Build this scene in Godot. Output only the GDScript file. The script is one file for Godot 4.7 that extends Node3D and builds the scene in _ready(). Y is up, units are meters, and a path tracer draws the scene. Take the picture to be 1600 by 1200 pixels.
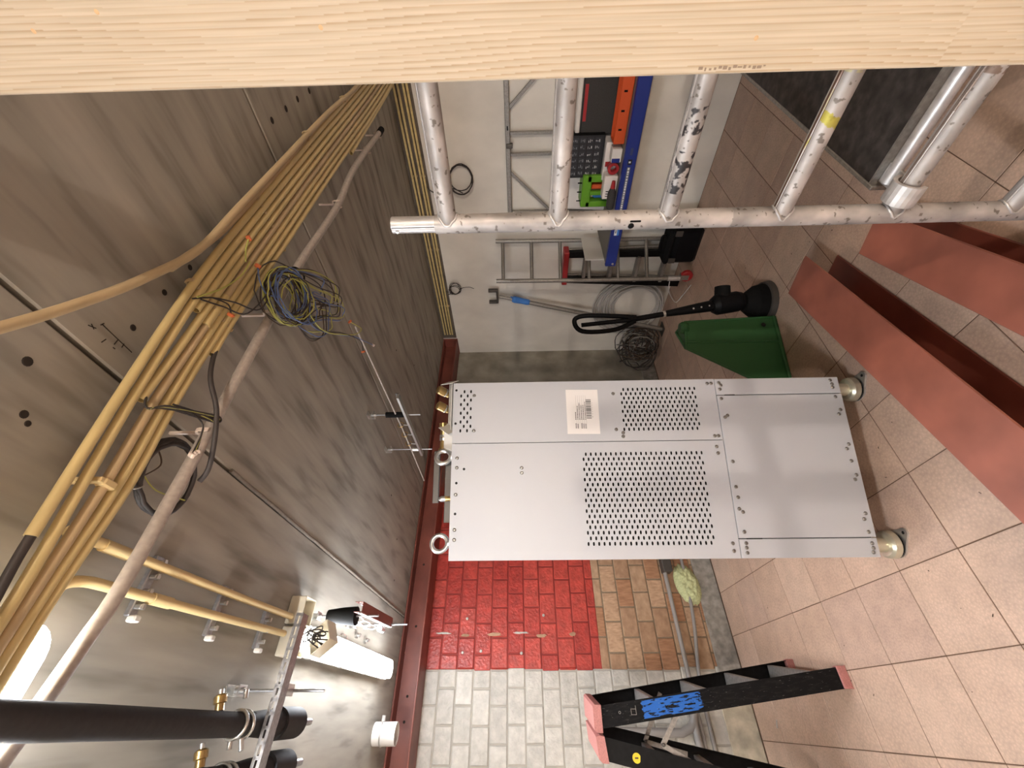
extends Node3D
# A plant room photographed with the phone turned on its side: the camera is rolled a quarter turn.

var rng := RandomNumberGenerator.new()
var mats := {}
const CEIL := 2.497
const WL := -3.76   # face of the left wall (x)
const WB := -3.53   # face of the back wall (z)

# ------------------------------------------------------------------ geometry
class G:
	var st := SurfaceTool.new()
	func _init():
		st.begin(Mesh.PRIMITIVE_TRIANGLES)
	func tri(a: Vector3, b: Vector3, c: Vector3, na: Vector3, nb: Vector3, nc: Vector3, ua := Vector2.ZERO, ub := Vector2.ZERO, uc := Vector2.ZERO):
		if (b - a).cross(c - a).dot(na + nb + nc) > 0.0:
			var t = b; b = c; c = t
			var n = nb; nb = nc; nc = n
			var u = ub; ub = uc; uc = u
		st.set_normal(na); st.set_uv(ua); st.add_vertex(a)
		st.set_normal(nb); st.set_uv(ub); st.add_vertex(b)
		st.set_normal(nc); st.set_uv(uc); st.add_vertex(c)
	func quad(a: Vector3, b: Vector3, c: Vector3, d: Vector3, n: Vector3):
		tri(a, b, c, n, n, n, Vector2(0, 0), Vector2(1, 0), Vector2(1, 1))
		tri(a, c, d, n, n, n, Vector2(0, 0), Vector2(1, 1), Vector2(0, 1))
	func box(c: Vector3, s: Vector3, bevel := 0.0, basis := Basis()) -> G:
		var h := s * 0.5
		var b := minf(bevel, minf(h.x, minf(h.y, h.z)) * 0.9)
		var P := func(ax: int, sx: int, sy: int, sz: int) -> Vector3:
			var v := Vector3(sx * (h.x - b), sy * (h.y - b), sz * (h.z - b))
			if ax == 0: v.x = sx * h.x
			elif ax == 1: v.y = sy * h.y
			else: v.z = sz * h.z
			return c + basis * v
		for s1 in [-1, 1]:
			quad(P.call(0, s1, -1, -1), P.call(0, s1, 1, -1), P.call(0, s1, 1, 1), P.call(0, s1, -1, 1), basis * Vector3(s1, 0, 0))
			quad(P.call(1, -1, s1, -1), P.call(1, 1, s1, -1), P.call(1, 1, s1, 1), P.call(1, -1, s1, 1), basis * Vector3(0, s1, 0))
			quad(P.call(2, -1, -1, s1), P.call(2, 1, -1, s1), P.call(2, 1, 1, s1), P.call(2, -1, 1, s1), basis * Vector3(0, 0, s1))
			if b > 0.0:
				for s2 in [-1, 1]:
					quad(P.call(0, s1, s2, -1), P.call(1, s1, s2, -1), P.call(1, s1, s2, 1), P.call(0, s1, s2, 1), (basis * Vector3(s1, s2, 0)).normalized())
					quad(P.call(0, s1, -1, s2), P.call(2, s1, -1, s2), P.call(2, s1, 1, s2), P.call(0, s1, 1, s2), (basis * Vector3(s1, 0, s2)).normalized())
					quad(P.call(1, -1, s1, s2), P.call(2, -1, s1, s2), P.call(2, 1, s1, s2), P.call(1, 1, s1, s2), (basis * Vector3(0, s1, s2)).normalized())
					for s3 in [-1, 1]:
						var n: Vector3 = (basis * Vector3(s1, s2, s3)).normalized()
						tri(P.call(0, s1, s2, s3), P.call(1, s1, s2, s3), P.call(2, s1, s2, s3), n, n, n)
		return self
	func span(a: Vector3, b: Vector3, bevel := 0.0) -> G:   # box between two corners
		return box((a + b) * 0.5, (b - a).abs(), bevel)
	func bar(a: Vector3, b: Vector3, w: float, t: float, bevel := 0.0, up := Vector3.UP) -> G:   # box along a line: w along «side», t along «up»
		var z := (b - a).normalized()
		if absf(z.dot(up.normalized())) > 0.99: up = Vector3.RIGHT
		var x := up.cross(z).normalized()
		var y := z.cross(x)
		return box((a + b) * 0.5, Vector3(w, t, (b - a).length()), bevel, Basis(x, y, z))
	func tube(pts: Array, r, seg := 12, caps := true, closed := false, inner := 0.0) -> G:
		var n := pts.size()
		var ups := []
		var tans := []
		for i in n:
			var a: Vector3 = pts[(i - 1 + n) % n] if closed or i > 0 else pts[0]
			var b: Vector3 = pts[(i + 1) % n] if closed or i < n - 1 else pts[n - 1]
			tans.append((b - a).normalized())
		var t0: Vector3 = tans[0]
		var u := t0.cross(Vector3.UP if absf(t0.y) < 0.9 else Vector3.RIGHT).normalized()
		for i in n:
			u = (u - tans[i] * u.dot(tans[i])).normalized()
			ups.append(u)
		var rings := []
		var norms := []
		var along := 0.0
		var lens := []
		for i in n:
			if i > 0: along += (pts[i] - pts[i - 1]).length()
			lens.append(along)
			var v: Vector3 = tans[i].cross(ups[i])
			var rad: float = r[i] if r is Array else r
			var ring := []
			var nn := []
			for k in seg + 1:
				var a := TAU * k / seg
				var d: Vector3 = ups[i] * cos(a) + v * sin(a)
				ring.append(pts[i] + d * rad)
				nn.append(d)
			rings.append(ring)
			norms.append(nn)
		var last := n if closed else n - 1
		for i in last:
			var j := (i + 1) % n
			var l0: float = lens[i]
			var l1: float = lens[j] if j > 0 else along + 0.01
			for k in seg:
				var u0 := float(k) / seg
				var u1 := float(k + 1) / seg
				tri(rings[i][k], rings[i][k + 1], rings[j][k + 1], norms[i][k], norms[i][k + 1], norms[j][k + 1], Vector2(u0, l0), Vector2(u1, l0), Vector2(u1, l1))
				tri(rings[i][k], rings[j][k + 1], rings[j][k], norms[i][k], norms[j][k + 1], norms[j][k], Vector2(u0, l0), Vector2(u1, l1), Vector2(u0, l1))
		if caps and not closed:
			for e in [0, n - 1]:
				var nrm: Vector3 = -tans[0] if e == 0 else tans[n - 1]
				var p: Vector3 = pts[e]
				for k in seg:
					if inner > 0.0:
						var q0: Vector3 = p + (rings[e][k] - p) * inner
						var q1: Vector3 = p + (rings[e][k + 1] - p) * inner
						tri(rings[e][k], rings[e][k + 1], q1, nrm, nrm, nrm)
						tri(rings[e][k], q1, q0, nrm, nrm, nrm)
						var back := -nrm * 0.03
						tri(q0, q1, q1 + back, p - q0, p - q1, p - q1)
						tri(q0, q1 + back, q0 + back, p - q0, p - q1, p - q0)
						tri(q0 + back, q1 + back, p + back, nrm, nrm, nrm)
					else:
						tri(rings[e][k], rings[e][k + 1], p, nrm, nrm, nrm)
		return self
	func lathe(prof: Array, at: Vector3, axis := Vector3.UP, seg := 20) -> G:   # prof: Vector2(radius, height along axis)
		var y := axis.normalized()
		var x := y.cross(Vector3.UP if absf(y.y) < 0.9 else Vector3.RIGHT).normalized()
		var z := x.cross(y)
		for i in prof.size() - 1:
			var p: Vector2 = prof[i]
			var q: Vector2 = prof[i + 1]
			var e := q - p
			var nl := Vector2(e.y, -e.x).normalized()
			for k in seg:
				var d0 := x * cos(TAU * k / seg) + z * sin(TAU * k / seg)
				var d1 := x * cos(TAU * (k + 1) / seg) + z * sin(TAU * (k + 1) / seg)
				var n0 := d0 * nl.x + y * nl.y
				var n1 := d1 * nl.x + y * nl.y
				var a := at + d0 * p.x + y * p.y
				var b := at + d1 * p.x + y * p.y
				var c := at + d1 * q.x + y * q.y
				var d := at + d0 * q.x + y * q.y
				if p.x > 0.0: tri(a, b, c, n0, n1, n1)
				if q.x > 0.0: tri(a, c, d, n0, n1, n0)
		return self
	func prism(poly: PackedVector2Array, z0: float, z1: float, t := Transform3D()) -> G:
		var idx := Geometry2D.triangulate_polygon(poly)
		for e in [z0, z1]:
			var n := t.basis * Vector3(0, 0, 1 if e == maxf(z0, z1) else -1)
			for i in range(0, idx.size(), 3):
				var v := []
				for k in 3:
					v.append(t * Vector3(poly[idx[i + k]].x, poly[idx[i + k]].y, e))
				tri(v[0], v[1], v[2], n, n, n)
		var area := 0.0
		for i in poly.size():
			area += poly[i].cross(poly[(i + 1) % poly.size()])
		for i in poly.size():
			var p := poly[i]
			var q := poly[(i + 1) % poly.size()]
			var d := (q - p).normalized()
			var n2 := Vector2(d.y, -d.x) * signf(area)
			quad(t * Vector3(p.x, p.y, z0), t * Vector3(q.x, q.y, z0), t * Vector3(q.x, q.y, z1), t * Vector3(p.x, p.y, z1), t.basis * Vector3(n2.x, n2.y, 0))
		return self
	func done() -> ArrayMesh:
		return st.commit()

func obj(called: String, shape, m: Material, parent: Node = self, at := Vector3.ZERO) -> MeshInstance3D:
	var o := MeshInstance3D.new()
	o.name = called
	o.mesh = shape.done() if shape is G else shape
	o.material_override = m
	o.position = at
	parent.add_child(o, true)
	return o

func tag(o: Node, label: String, category: String, group := "") -> Node:
	o.set_meta("label", label)
	o.set_meta("category", category)
	if group: o.set_meta("group", group)
	return o

func thing(called: String, label: String, category: String, at := Vector3.ZERO, turn := 0.0, group := "") -> Node3D:
	var o := Node3D.new()
	o.name = called
	add_child(o, true)
	o.position = at
	o.rotation_degrees.y = turn
	tag(o, label, category, group)
	return o

func struct(called: String, shape, m: Material, parent: Node = self) -> MeshInstance3D:
	var o := obj(called, shape, m, parent)
	o.set_meta("kind", "structure")
	return o

func smooth(p: Array, steps := 6) -> Array:   # Catmull-Rom through the points
	var out := []
	for i in p.size() - 1:
		var a: Vector3 = p[maxi(i - 1, 0)]
		var b: Vector3 = p[i]
		var c: Vector3 = p[i + 1]
		var d: Vector3 = p[mini(i + 2, p.size() - 1)]
		for k in steps:
			out.append(b.cubic_interpolate(c, a, d, float(k) / steps))
	out.append(p[-1])
	return out

func ring(c: Vector3, r: float, axis: Vector3, n := 20, squash := 1.0, jitter := 0.0) -> Array:
	var y := axis.normalized()
	var x := y.cross(Vector3.UP if absf(y.y) < 0.9 else Vector3.RIGHT).normalized()
	var z := x.cross(y)
	var out := []
	for k in n:
		var a := TAU * k / n
		out.append(c + (x * cos(a) + z * sin(a) * squash) * (r + rng.randf_range(-jitter, jitter)) + y * rng.randf_range(-jitter, jitter))
	return out

# ------------------------------------------------------------------ materials
func noise_tex(freq: float, lo: Color, hi: Color, kind := FastNoiseLite.TYPE_SIMPLEX_SMOOTH, octaves := 4, sd := 1, size := 512, mid = null, at := 0.5) -> NoiseTexture2D:
	var n := FastNoiseLite.new()
	n.noise_type = kind
	n.frequency = freq
	n.fractal_octaves = octaves
	n.seed = sd
	var t := NoiseTexture2D.new()
	t.width = size
	t.height = size
	t.seamless = true
	t.noise = n
	var g := Gradient.new()
	g.set_color(0, lo)
	g.set_color(1, hi)
	if mid != null: g.add_point(at, mid)
	t.color_ramp = g
	return t

func mat(c: Color, rough := 0.7, metal := 0.0) -> StandardMaterial3D:
	var m := StandardMaterial3D.new()
	m.albedo_color = c
	m.roughness = rough
	m.metallic = metal
	return m

func tri_mat(c: Color, tex: Texture2D, scale: Vector3, rough := 0.8, metal := 0.0, world := true) -> StandardMaterial3D:
	var m := mat(c, rough, metal)
	m.albedo_texture = tex
	m.uv1_triplanar = true
	m.uv1_world_triplanar = world
	m.uv1_scale = scale
	return m

func hexc(h: String) -> Color:
	return Color.html(h)

func grey(v: float) -> Color:
	return Color(v, v, v)

func make_materials():
	var mottle := noise_tex(0.012, grey(0.72), grey(1.0), FastNoiseLite.TYPE_SIMPLEX_SMOOTH, 5, 3)
	var fine := noise_tex(0.05, grey(0.82), grey(1.0), FastNoiseLite.TYPE_SIMPLEX_SMOOTH, 4, 5)
	var bump := noise_tex(0.09, grey(0.0), grey(1.0), FastNoiseLite.TYPE_SIMPLEX_SMOOTH, 4, 9, 256)
	# concrete ceiling: board-marked streaks along x
	var streak := noise_tex(0.02, grey(0.68), grey(1.0), FastNoiseLite.TYPE_SIMPLEX_SMOOTH, 4, 21, 512, grey(0.92), 0.42)
	mats.concrete = tri_mat(hexc("b5afa3"), streak, Vector3(0.14, 1.0, 0.95), 0.85)
	mats.concrete.detail_enabled = true
	mats.concrete.detail_blend_mode = BaseMaterial3D.BLEND_MODE_MUL
	mats.concrete.detail_albedo = noise_tex(0.02, grey(0.88), grey(1.0), FastNoiseLite.TYPE_SIMPLEX_SMOOTH, 5, 33)
	mats.concrete.uv2_triplanar = true
	mats.concrete.uv2_world_triplanar = true
	mats.concrete.uv2_scale = Vector3(0.6, 0.6, 0.6)
	mats.strip = tri_mat(hexc("6e6458"), streak, Vector3(0.5, 1.0, 1.0), 0.9)
	mats.sealant = tri_mat(hexc("8a8074"), fine, Vector3.ONE * 2.0, 0.9)
	mats.hole = mat(hexc("2a221c"), 0.95)
	mats.plaster = tri_mat(hexc("eeeae1"), noise_tex(0.008, grey(0.9), grey(1.0), FastNoiseLite.TYPE_SIMPLEX_SMOOTH, 5, 12), Vector3(0.5, 0.35, 0.5), 0.7)
	mats.plaster_grey = tri_mat(hexc("a8a294"), mottle, Vector3.ONE * 0.5, 0.85)
	mats.kerb = tri_mat(hexc("a39d94"), noise_tex(0.03, grey(0.7), grey(1.0), FastNoiseLite.TYPE_SIMPLEX_SMOOTH, 5, 44), Vector3.ONE * 0.9, 0.9)
	mats.kerb_white = tri_mat(hexc("cfc4ae"), mottle, Vector3.ONE * 1.2, 0.85)
	for k in 3:
		var o := Vector3(k * 0.31, k * 0.17, k * 0.23)
		mats["red_%d" % k] = tri_mat([hexc("bd4136"), hexc("b53a30"), hexc("c2483c")][k], noise_tex(0.03, grey(0.74), grey(1.0), FastNoiseLite.TYPE_SIMPLEX_SMOOTH, 4, 60 + k, 256), Vector3.ONE * 1.6, 0.45)
		mats["white_%d" % k] = tri_mat([hexc("c4bfb5"), hexc("beb9af"), hexc("c9c4ba")][k], noise_tex(0.03, grey(0.86), grey(1.0), FastNoiseLite.TYPE_SIMPLEX_SMOOTH, 4, 70 + k, 256), Vector3.ONE * 1.6, 0.55)
		for key in ["red_%d" % k, "white_%d" % k]:
			mats[key].uv1_offset = o
			mats[key].heightmap_enabled = true
			mats[key].heightmap_texture = bump
			mats[key].heightmap_scale = 0.25
	for k in 4:
		var b := noise_tex(0.035, hexc("a38a76"), hexc("cfb8a2"), FastNoiseLite.TYPE_SIMPLEX_SMOOTH, 5, 80 + k, 256)
		mats["brown_%d" % k] = tri_mat([hexc("e6d9c8"), hexc("d8c6b4"), hexc("efe0cf"), hexc("d9b9a0")][k], b, Vector3(1.2, 1.6 if k < 3 else 1.0, 1.2 if k < 2 else 5.0), 0.9)
	mats.mortar_red = mat(hexc("7f2720"), 0.7)
	mats.mortar_white = mat(hexc("a39d92"), 0.8)
	mats.mortar_brown = tri_mat(hexc("8c7a64"), fine, Vector3.ONE * 3.0, 0.95)
	# floor tiles: tan, finely speckled
	var speck := noise_tex(0.16, grey(1.0), grey(0.80), FastNoiseLite.TYPE_CELLULAR, 2, 15, 512, grey(0.90), 0.2)
	for k in 4:
		mats["tile_%d" % k] = tri_mat([hexc("e8c6ae"), hexc("e3c1a9"), hexc("ebcab2"), hexc("e0bfaa")][k], speck, Vector3.ONE * (0.9 + 0.13 * k), 0.42)
		mats["tile_%d" % k].detail_enabled = true
		mats["tile_%d" % k].detail_blend_mode = BaseMaterial3D.BLEND_MODE_MUL
		mats["tile_%d" % k].detail_albedo = noise_tex(0.012, grey(0.9), grey(1.0), FastNoiseLite.TYPE_SIMPLEX_SMOOTH, 4, 91)
		mats["tile_%d" % k].uv2_triplanar = true
		mats["tile_%d" % k].uv2_world_triplanar = true
		mats["tile_%d" % k].uv2_scale = Vector3.ONE * 0.4
	mats.joint = mat(hexc("6a5240"), 0.95)
	# metals and plastics
	mats.alu = tri_mat(hexc("e4e1df"), noise_tex(0.03, grey(0.8), grey(1.0), FastNoiseLite.TYPE_SIMPLEX_SMOOTH, 5, 101), Vector3(1.6, 0.8, 1.6), 0.5, 0.55)
	mats.alu.roughness_texture = noise_tex(0.04, grey(0.7), grey(1.0), FastNoiseLite.TYPE_SIMPLEX_SMOOTH, 4, 102, 256)
	mats.alu_dull = tri_mat(hexc("a8a49e"), fine, Vector3.ONE * 2.0, 0.5, 0.7)
	mats.zinc = mat(hexc("d2d2d0"), 0.3, 0.9)
	mats.zinc_yellow = mat(hexc("cfcab6"), 0.32, 0.7)
	mats.brass = mat(hexc("b59a66"), 0.28, 0.85)
	mats.steel = tri_mat(hexc("b9b9bc"), fine, Vector3.ONE * 3.0, 0.38, 0.8)
	mats.dark_steel = mat(hexc("5a5652"), 0.5, 0.6)
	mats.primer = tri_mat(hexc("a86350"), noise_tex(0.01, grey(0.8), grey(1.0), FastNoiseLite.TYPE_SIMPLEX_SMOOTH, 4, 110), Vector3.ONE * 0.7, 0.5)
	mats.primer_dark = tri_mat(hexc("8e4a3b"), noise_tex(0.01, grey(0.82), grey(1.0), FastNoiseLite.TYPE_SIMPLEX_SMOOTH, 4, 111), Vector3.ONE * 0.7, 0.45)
	mats.cabinet = tri_mat(hexc("bcbec3"), noise_tex(0.3, grey(0.96), grey(1.0), FastNoiseLite.TYPE_SIMPLEX, 2, 120), Vector3.ONE * 4.0, 0.42, 0.0, false)
	mats.inside = mat(hexc("14130f"), 0.9)
	mats.conduit = tri_mat(hexc("dcc68c"), noise_tex(0.02, grey(0.86), grey(1.0), FastNoiseLite.TYPE_SIMPLEX_SMOOTH, 4, 130), Vector3(2, 2, 0.5), 0.42)
	mats.conduit_old = tri_mat(hexc("cdb58c"), noise_tex(0.02, grey(0.86), grey(1.0), FastNoiseLite.TYPE_SIMPLEX_SMOOTH, 4, 131), Vector3(2, 2, 0.5), 0.45)
	mats.conduit_pale = mat(hexc("d8c08c"), 0.4)
	mats.box_plastic = mat(hexc("d2cab6"), 0.5)
	mats.grey_pipe = tri_mat(hexc("b9aea4"), fine, Vector3.ONE * 2.0, 0.45)
	mats.rubber = tri_mat(hexc("2b292b"), noise_tex(0.08, grey(0.8), grey(1.0), FastNoiseLite.TYPE_SIMPLEX_SMOOTH, 3, 140, 256), Vector3.ONE * 3.0, 0.75)
	mats.black = mat(hexc("0d0d0f"), 0.5)
	mats.black_matte = mat(hexc("121212"), 0.85)
	mats.stile = tri_mat(hexc("151415"), noise_tex(0.06, grey(0.6), grey(1.0), FastNoiseLite.TYPE_SIMPLEX_SMOOTH, 5, 141, 256), Vector3.ONE * 2.0, 0.5)
	mats.cable = mat(hexc("38322f"), 0.6)
	mats.cable_brown = mat(hexc("473628"), 0.55)
	mats.cable_blue = mat(hexc("5a6f9e"), 0.5)
	mats.cable_green = mat(hexc("b3b35e"), 0.5)
	mats.cable_grey = mat(hexc("8d8a84"), 0.55)
	mats.cable_white = mat(hexc("b7b5b2"), 0.5)
	mats.connector = mat(hexc("c96a3d"), 0.35)
	mats.connector_clear = mat(hexc("d9c8bb"), 0.2)
	mats.lamp_body = mat(hexc("dedcd8"), 0.4)
	mats.lamp_glow = mat(hexc("ffffff"), 0.3)
	mats.lamp_glow.emission_enabled = true
	mats.lamp_glow.emission = hexc("fff9f2")
	mats.lamp_glow.emission_energy_multiplier = 8.0
	mats.white_plastic = mat(hexc("d9d5cf"), 0.4)
	mats.paper = mat(hexc("e3deda"), 0.8)
	mats.red_cap = tri_mat(hexc("bf7f78"), fine, Vector3.ONE * 4.0, 0.6)
	mats.red = mat(hexc("a3262a"), 0.45)
	mats.blue = mat(hexc("142a7c"), 0.45)
	mats.blue_paint = mat(hexc("3f7fd0"), 0.6)
	mats.orange = mat(hexc("c8501f"), 0.5)
	mats.green = mat(hexc("2a5c31"), 0.5)
	mats.lime = mat(hexc("5f9a1f"), 0.5)
	mats.yellow = mat(hexc("dfc02a"), 0.5)
	mats.foam = tri_mat(hexc("d5d9a4"), noise_tex(0.06, grey(0.7), grey(1.0), FastNoiseLite.TYPE_SIMPLEX_SMOOTH, 4, 150, 256), Vector3.ONE * 3.0, 0.95)
	mats.pvc = mat(hexc("8b8682"), 0.5)
	mats.ply = tri_mat(hexc("4a4340"), noise_tex(0.04, grey(0.4), grey(1.0), FastNoiseLite.TYPE_SIMPLEX_SMOOTH, 6, 160), Vector3.ONE * 1.1, 0.6)
	mats.dark_case = tri_mat(hexc("3d3b3a"), fine, Vector3.ONE * 5.0, 0.85)
	mats.bench = mat(hexc("6f6a62"), 0.6)
	mats.pine_plain = mat(hexc("ddc9a8"), 0.75)
	mats.warm_glow = mat(hexc("ffffff"), 0.4)
	mats.warm_glow.emission_enabled = true
	mats.warm_glow.emission = hexc("ffe2b8")
	mats.warm_glow.emission_energy_multiplier = 4.0
	mats.beam = tri_mat(hexc("86483b"), noise_tex(0.01, grey(0.8), grey(1.0), FastNoiseLite.TYPE_SIMPLEX_SMOOTH, 4, 112), Vector3.ONE * 0.7, 0.5)
	for key in ["stile", "black", "black_matte"]:
		mats[key].metallic_specular = 0.25
	mats.screw = mat(hexc("8e8c89"), 0.3, 0.85)
	mats.pencil = mat(hexc("8d7a68"), 0.8)
	mats.dent = mat(hexc("cdaa80"), 0.8)
	mats.wood = pine()

func pine() -> StandardMaterial3D:   # growth rings of a flat-sawn pine face, running along y
	var w := 512
	var h := 1024
	var warp := FastNoiseLite.new(); warp.seed = 7; warp.frequency = 0.004; warp.fractal_octaves = 3
	var gr := FastNoiseLite.new(); gr.seed = 8; gr.frequency = 0.02; gr.fractal_octaves = 3
	var im := Image.create(w, h, false, Image.FORMAT_RGB8)
	var pale := hexc("c0b19a")
	var late := hexc("9a7a56")
	for y in h:
		for x in w:
			var v := x + 16.0 * warp.get_noise_2d(x * 0.5, y * 0.35)
			var r := fposmod(v / 7.5, 1.0)
			var line := pow(r, 3.0) * (0.55 + 0.45 * gr.get_noise_2d(x * 1.0, y * 0.12))
			var g := gr.get_noise_2d(x * 9.0, y * 0.35) * 0.045
			var c := pale.lerp(late, clampf(line * 0.85, 0.0, 1.0))
			im.set_pixel(x, y, Color(c.r + g, c.g + g, c.b + g))
	var m := mat(Color.WHITE, 0.7)
	m.albedo_texture = ImageTexture.create_from_image(im)
	return m

# ------------------------------------------------------------------ main
func _ready():
	rng.seed = 4242
	# camera: fitted to the photograph, rolled so that the world's up points left in the frame
	var cam := Camera3D.new()
	cam.name = "camera"
	cam.fov = rad_to_deg(2.0 * atan(600.0 / 650.6))
	cam.keep_aspect = Camera3D.KEEP_HEIGHT
	cam.near = 0.02
	var yaw := 0.894729
	var f := Vector3(-sin(yaw), 0, -cos(yaw))
	var r := Vector3(cos(yaw), 0, -sin(yaw))
	var rv := Vector3(0.018230, 0, 0.016681)   # small pitch and roll, in camera axes (right, up, forward)
	var rot := Basis(rv.normalized(), rv.length())
	var row := func(i: int) -> Vector3:
		var e := Vector3(rot.x[i], rot.y[i], rot.z[i])
		return r * e.x + Vector3.UP * e.y + f * e.z
	var right: Vector3 = row.call(0)
	var up: Vector3 = row.call(1)
	var fwd: Vector3 = row.call(2)
	cam.transform = Transform3D(Basis(-up, right, -fwd), Vector3(0, 1.6, 0))
	add_child(cam)
	cam.current = true
	var we := WorldEnvironment.new()
	we.name = "environment"
	var env := Environment.new()
	env.background_mode = Environment.BG_COLOR
	env.background_color = Color(0, 0, 0)
	env.tonemap_mode = Environment.TONE_MAPPER_LINEAR
	env.tonemap_exposure = 3.1
	env.sdfgi_enabled = true
	env.ssao_enabled = true
	env.ssil_enabled = true
	we.environment = env
	add_child(we)
	make_materials()
	setting()
	lamps()
	beam_along_wall()
	cabinet()
	scaffold()
	timber_post()
	floor_channels()
	conduits()
	ceiling_wires()
	hangers()
	step_ladder()
	wall_base()
	back_wall_things()
	workbench()
	green_corner()

# ------------------------------------------------------------------ room
func setting():
	var x1 := 2.6
	var z1 := 2.8
	# floor: joint bed with one tile per piece
	var fl := struct("floor", G.new().span(Vector3(WL - 0.2, -0.2, WB - 0.2), Vector3(x1 + 0.2, -0.0025, z1 + 0.2)), mats.joint)
	var p := 0.3035
	var x0 := -1.634 * 0.98765
	var zz0 := -0.491 * 0.98765
	var variants := []
	for k in 3:
		variants.append(G.new().box(Vector3(0, -0.006, 0), Vector3(p - 0.0035 - 0.0006 * k, 0.012, p - 0.0035 - 0.0005 * k), 0.0012).done())
	var far := []
	for i in range(-8, 15):
		for j in range(-11, 12):
			var cx := x0 + (i + 0.5) * p
			var cz := zz0 + (j + 0.5) * p
			if cx < WL or cx > x1 or cz < WB or cz > z1: continue
			var seen := cx < 0.45 and cz < 0.75
			if seen:
				var t := obj("tile", variants[rng.randi() % 3], mats["tile_%d" % (rng.randi() % 4)], fl, Vector3(cx, rng.randf_range(-0.0004, 0.0004), cz))
				t.rotation.y = rng.randf_range(-0.002, 0.002)
			else:
				far.append(Vector3(cx, 0, cz))
	var mm := MultiMesh.new()
	mm.transform_format = MultiMesh.TRANSFORM_3D
	mm.mesh = variants[0]
	mm.instance_count = far.size()
	for i in far.size():
		mm.set_instance_transform(i, Transform3D(Basis(), far[i]))
	var mi := MultiMeshInstance3D.new()
	mi.name = "tile_field"
	mi.multimesh = mm
	mi.material_override = mats.tile_0
	mi.set_meta("kind", "stuff")
	fl.add_child(mi)
	# walls
	var wb := struct("wall_back", G.new().span(Vector3(WL - 0.2, -0.1, WB - 0.2), Vector3(x1 + 0.2, 2.75, WB)), mats.plaster)
	wb.set_meta("label", "")
	wb.remove_meta("label")
	var wl := struct("wall_left", G.new().span(Vector3(WL - 0.2, -0.1, WB), Vector3(WL - 0.012, 2.75, z1)), mats.plaster_grey)
	struct("wall_right", G.new().span(Vector3(x1, -0.1, WB), Vector3(x1 + 0.2, 2.75, z1)), mats.plaster)
	struct("wall_front", G.new().span(Vector3(WL - 0.2, -0.1, z1), Vector3(x1 + 0.2, 2.75, z1 + 0.2)), mats.plaster)
	obj("concrete_strip", G.new().span(Vector3(-3.5, 2.34, WB - 0.01), Vector3(x1, CEIL, WB + 0.004)), mats.strip, wb)
	# left wall: plaster in the far corner, then painted and bare bricks
	var zs := -1.75
	var ze := 1.5
	var zc := -0.285   # where the white paint begins
	var yc := 1.02     # where the red paint ends
	obj("plaster_panel", G.new().span(Vector3(WL - 0.014, 0, WB), Vector3(WL, CEIL, zs)), mats.plaster_grey, wl)
	obj("mortar_bed", G.new().span(Vector3(WL - 0.02, yc, zs), Vector3(WL - 0.005, CEIL, zc)), mats.mortar_red, wl)
	obj("mortar_bed", G.new().span(Vector3(WL - 0.02, 0, zs), Vector3(WL - 0.005, yc, zc)), mats.mortar_brown, wl)
	obj("mortar_bed", G.new().span(Vector3(WL - 0.02, 0, zc), Vector3(WL - 0.005, CEIL, ze)), mats.mortar_white, wl)
	var ph := 0.128
	var pl := 0.2105
	for k in 19:
		var y0 := 2.2352 + 2 * ph - (k + 1) * ph
		var y1 := y0 + ph
		if y0 < 0.03 or y0 > CEIL - 0.03: continue
		var off := -0.908 + (0.0 if k % 2 == 1 else pl * 0.5) + rng.randf_range(-0.006, 0.006)
		for i in range(-5, 12):
			var a := off + i * pl
			var b := a + pl
			if b < zs + 0.05 or a > ze: continue
			var cuts := [a + 0.005]
			var edge := zc + rng.randf_range(-0.012, 0.014)
			if a + 0.012 < edge and edge < b - 0.012: cuts.append(edge)
			cuts.append(b - 0.005)
			for q in cuts.size() - 1:
				var zm: float = (cuts[q] + cuts[q + 1]) * 0.5
				var ycuts := [y0 + 0.0045]
				if zm < zc and y0 < yc - 0.01 and y1 > yc + 0.01: ycuts.append(yc)
				ycuts.append(minf(y1 - 0.0045, CEIL))
				for w in ycuts.size() - 1:
					var ym: float = (ycuts[w] + ycuts[w + 1]) * 0.5
					var paint: String = "white_%d" % (rng.randi() % 3) if zm > zc else ("red_%d" % (rng.randi() % 3) if ym > yc else "brown_%d" % (rng.randi() % 4))
					var proud := rng.randf_range(-0.002, 0.0035)
					obj("brick", G.new().box(Vector3.ZERO, Vector3(0.03, ycuts[w + 1] - ycuts[w], cuts[q + 1] - cuts[q]), 0.004), mats[paint], wl, Vector3(WL - 0.015 + proud, ym, zm))
	# bits of torn plaster and old plugs on the red paint
	var blot := [[-0.52, 2.23, 0.10, 0.012, "white_0"], [-0.505, 2.06, 0.05, 0.02, "brown_1"], [-0.51, 1.83, 0.09, 0.018, "brown_2"], [-0.52, 1.62, 0.10, 0.012, "white_1"], [-0.5, 1.46, 0.06, 0.02, "brown_0"], [-0.51, 1.22, 0.04, 0.022, "brown_1"]]
	for q in blot:
		var poly := PackedVector2Array()
		for k in 14:
			var a := TAU * k / 14
			poly.append(Vector2(cos(a) * q[2] * 0.6, sin(a) * q[3] * 0.6) * rng.randf_range(0.7, 1.25))
		obj("plaster_scar", G.new().prism(poly, 0.0, 0.006, Transform3D(Basis(Vector3(0, 1, 0), Vector3(0, 0, 1), Vector3(1, 0, 0)), Vector3(WL, q[1], q[0]))), mats[q[4]], wl)
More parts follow.
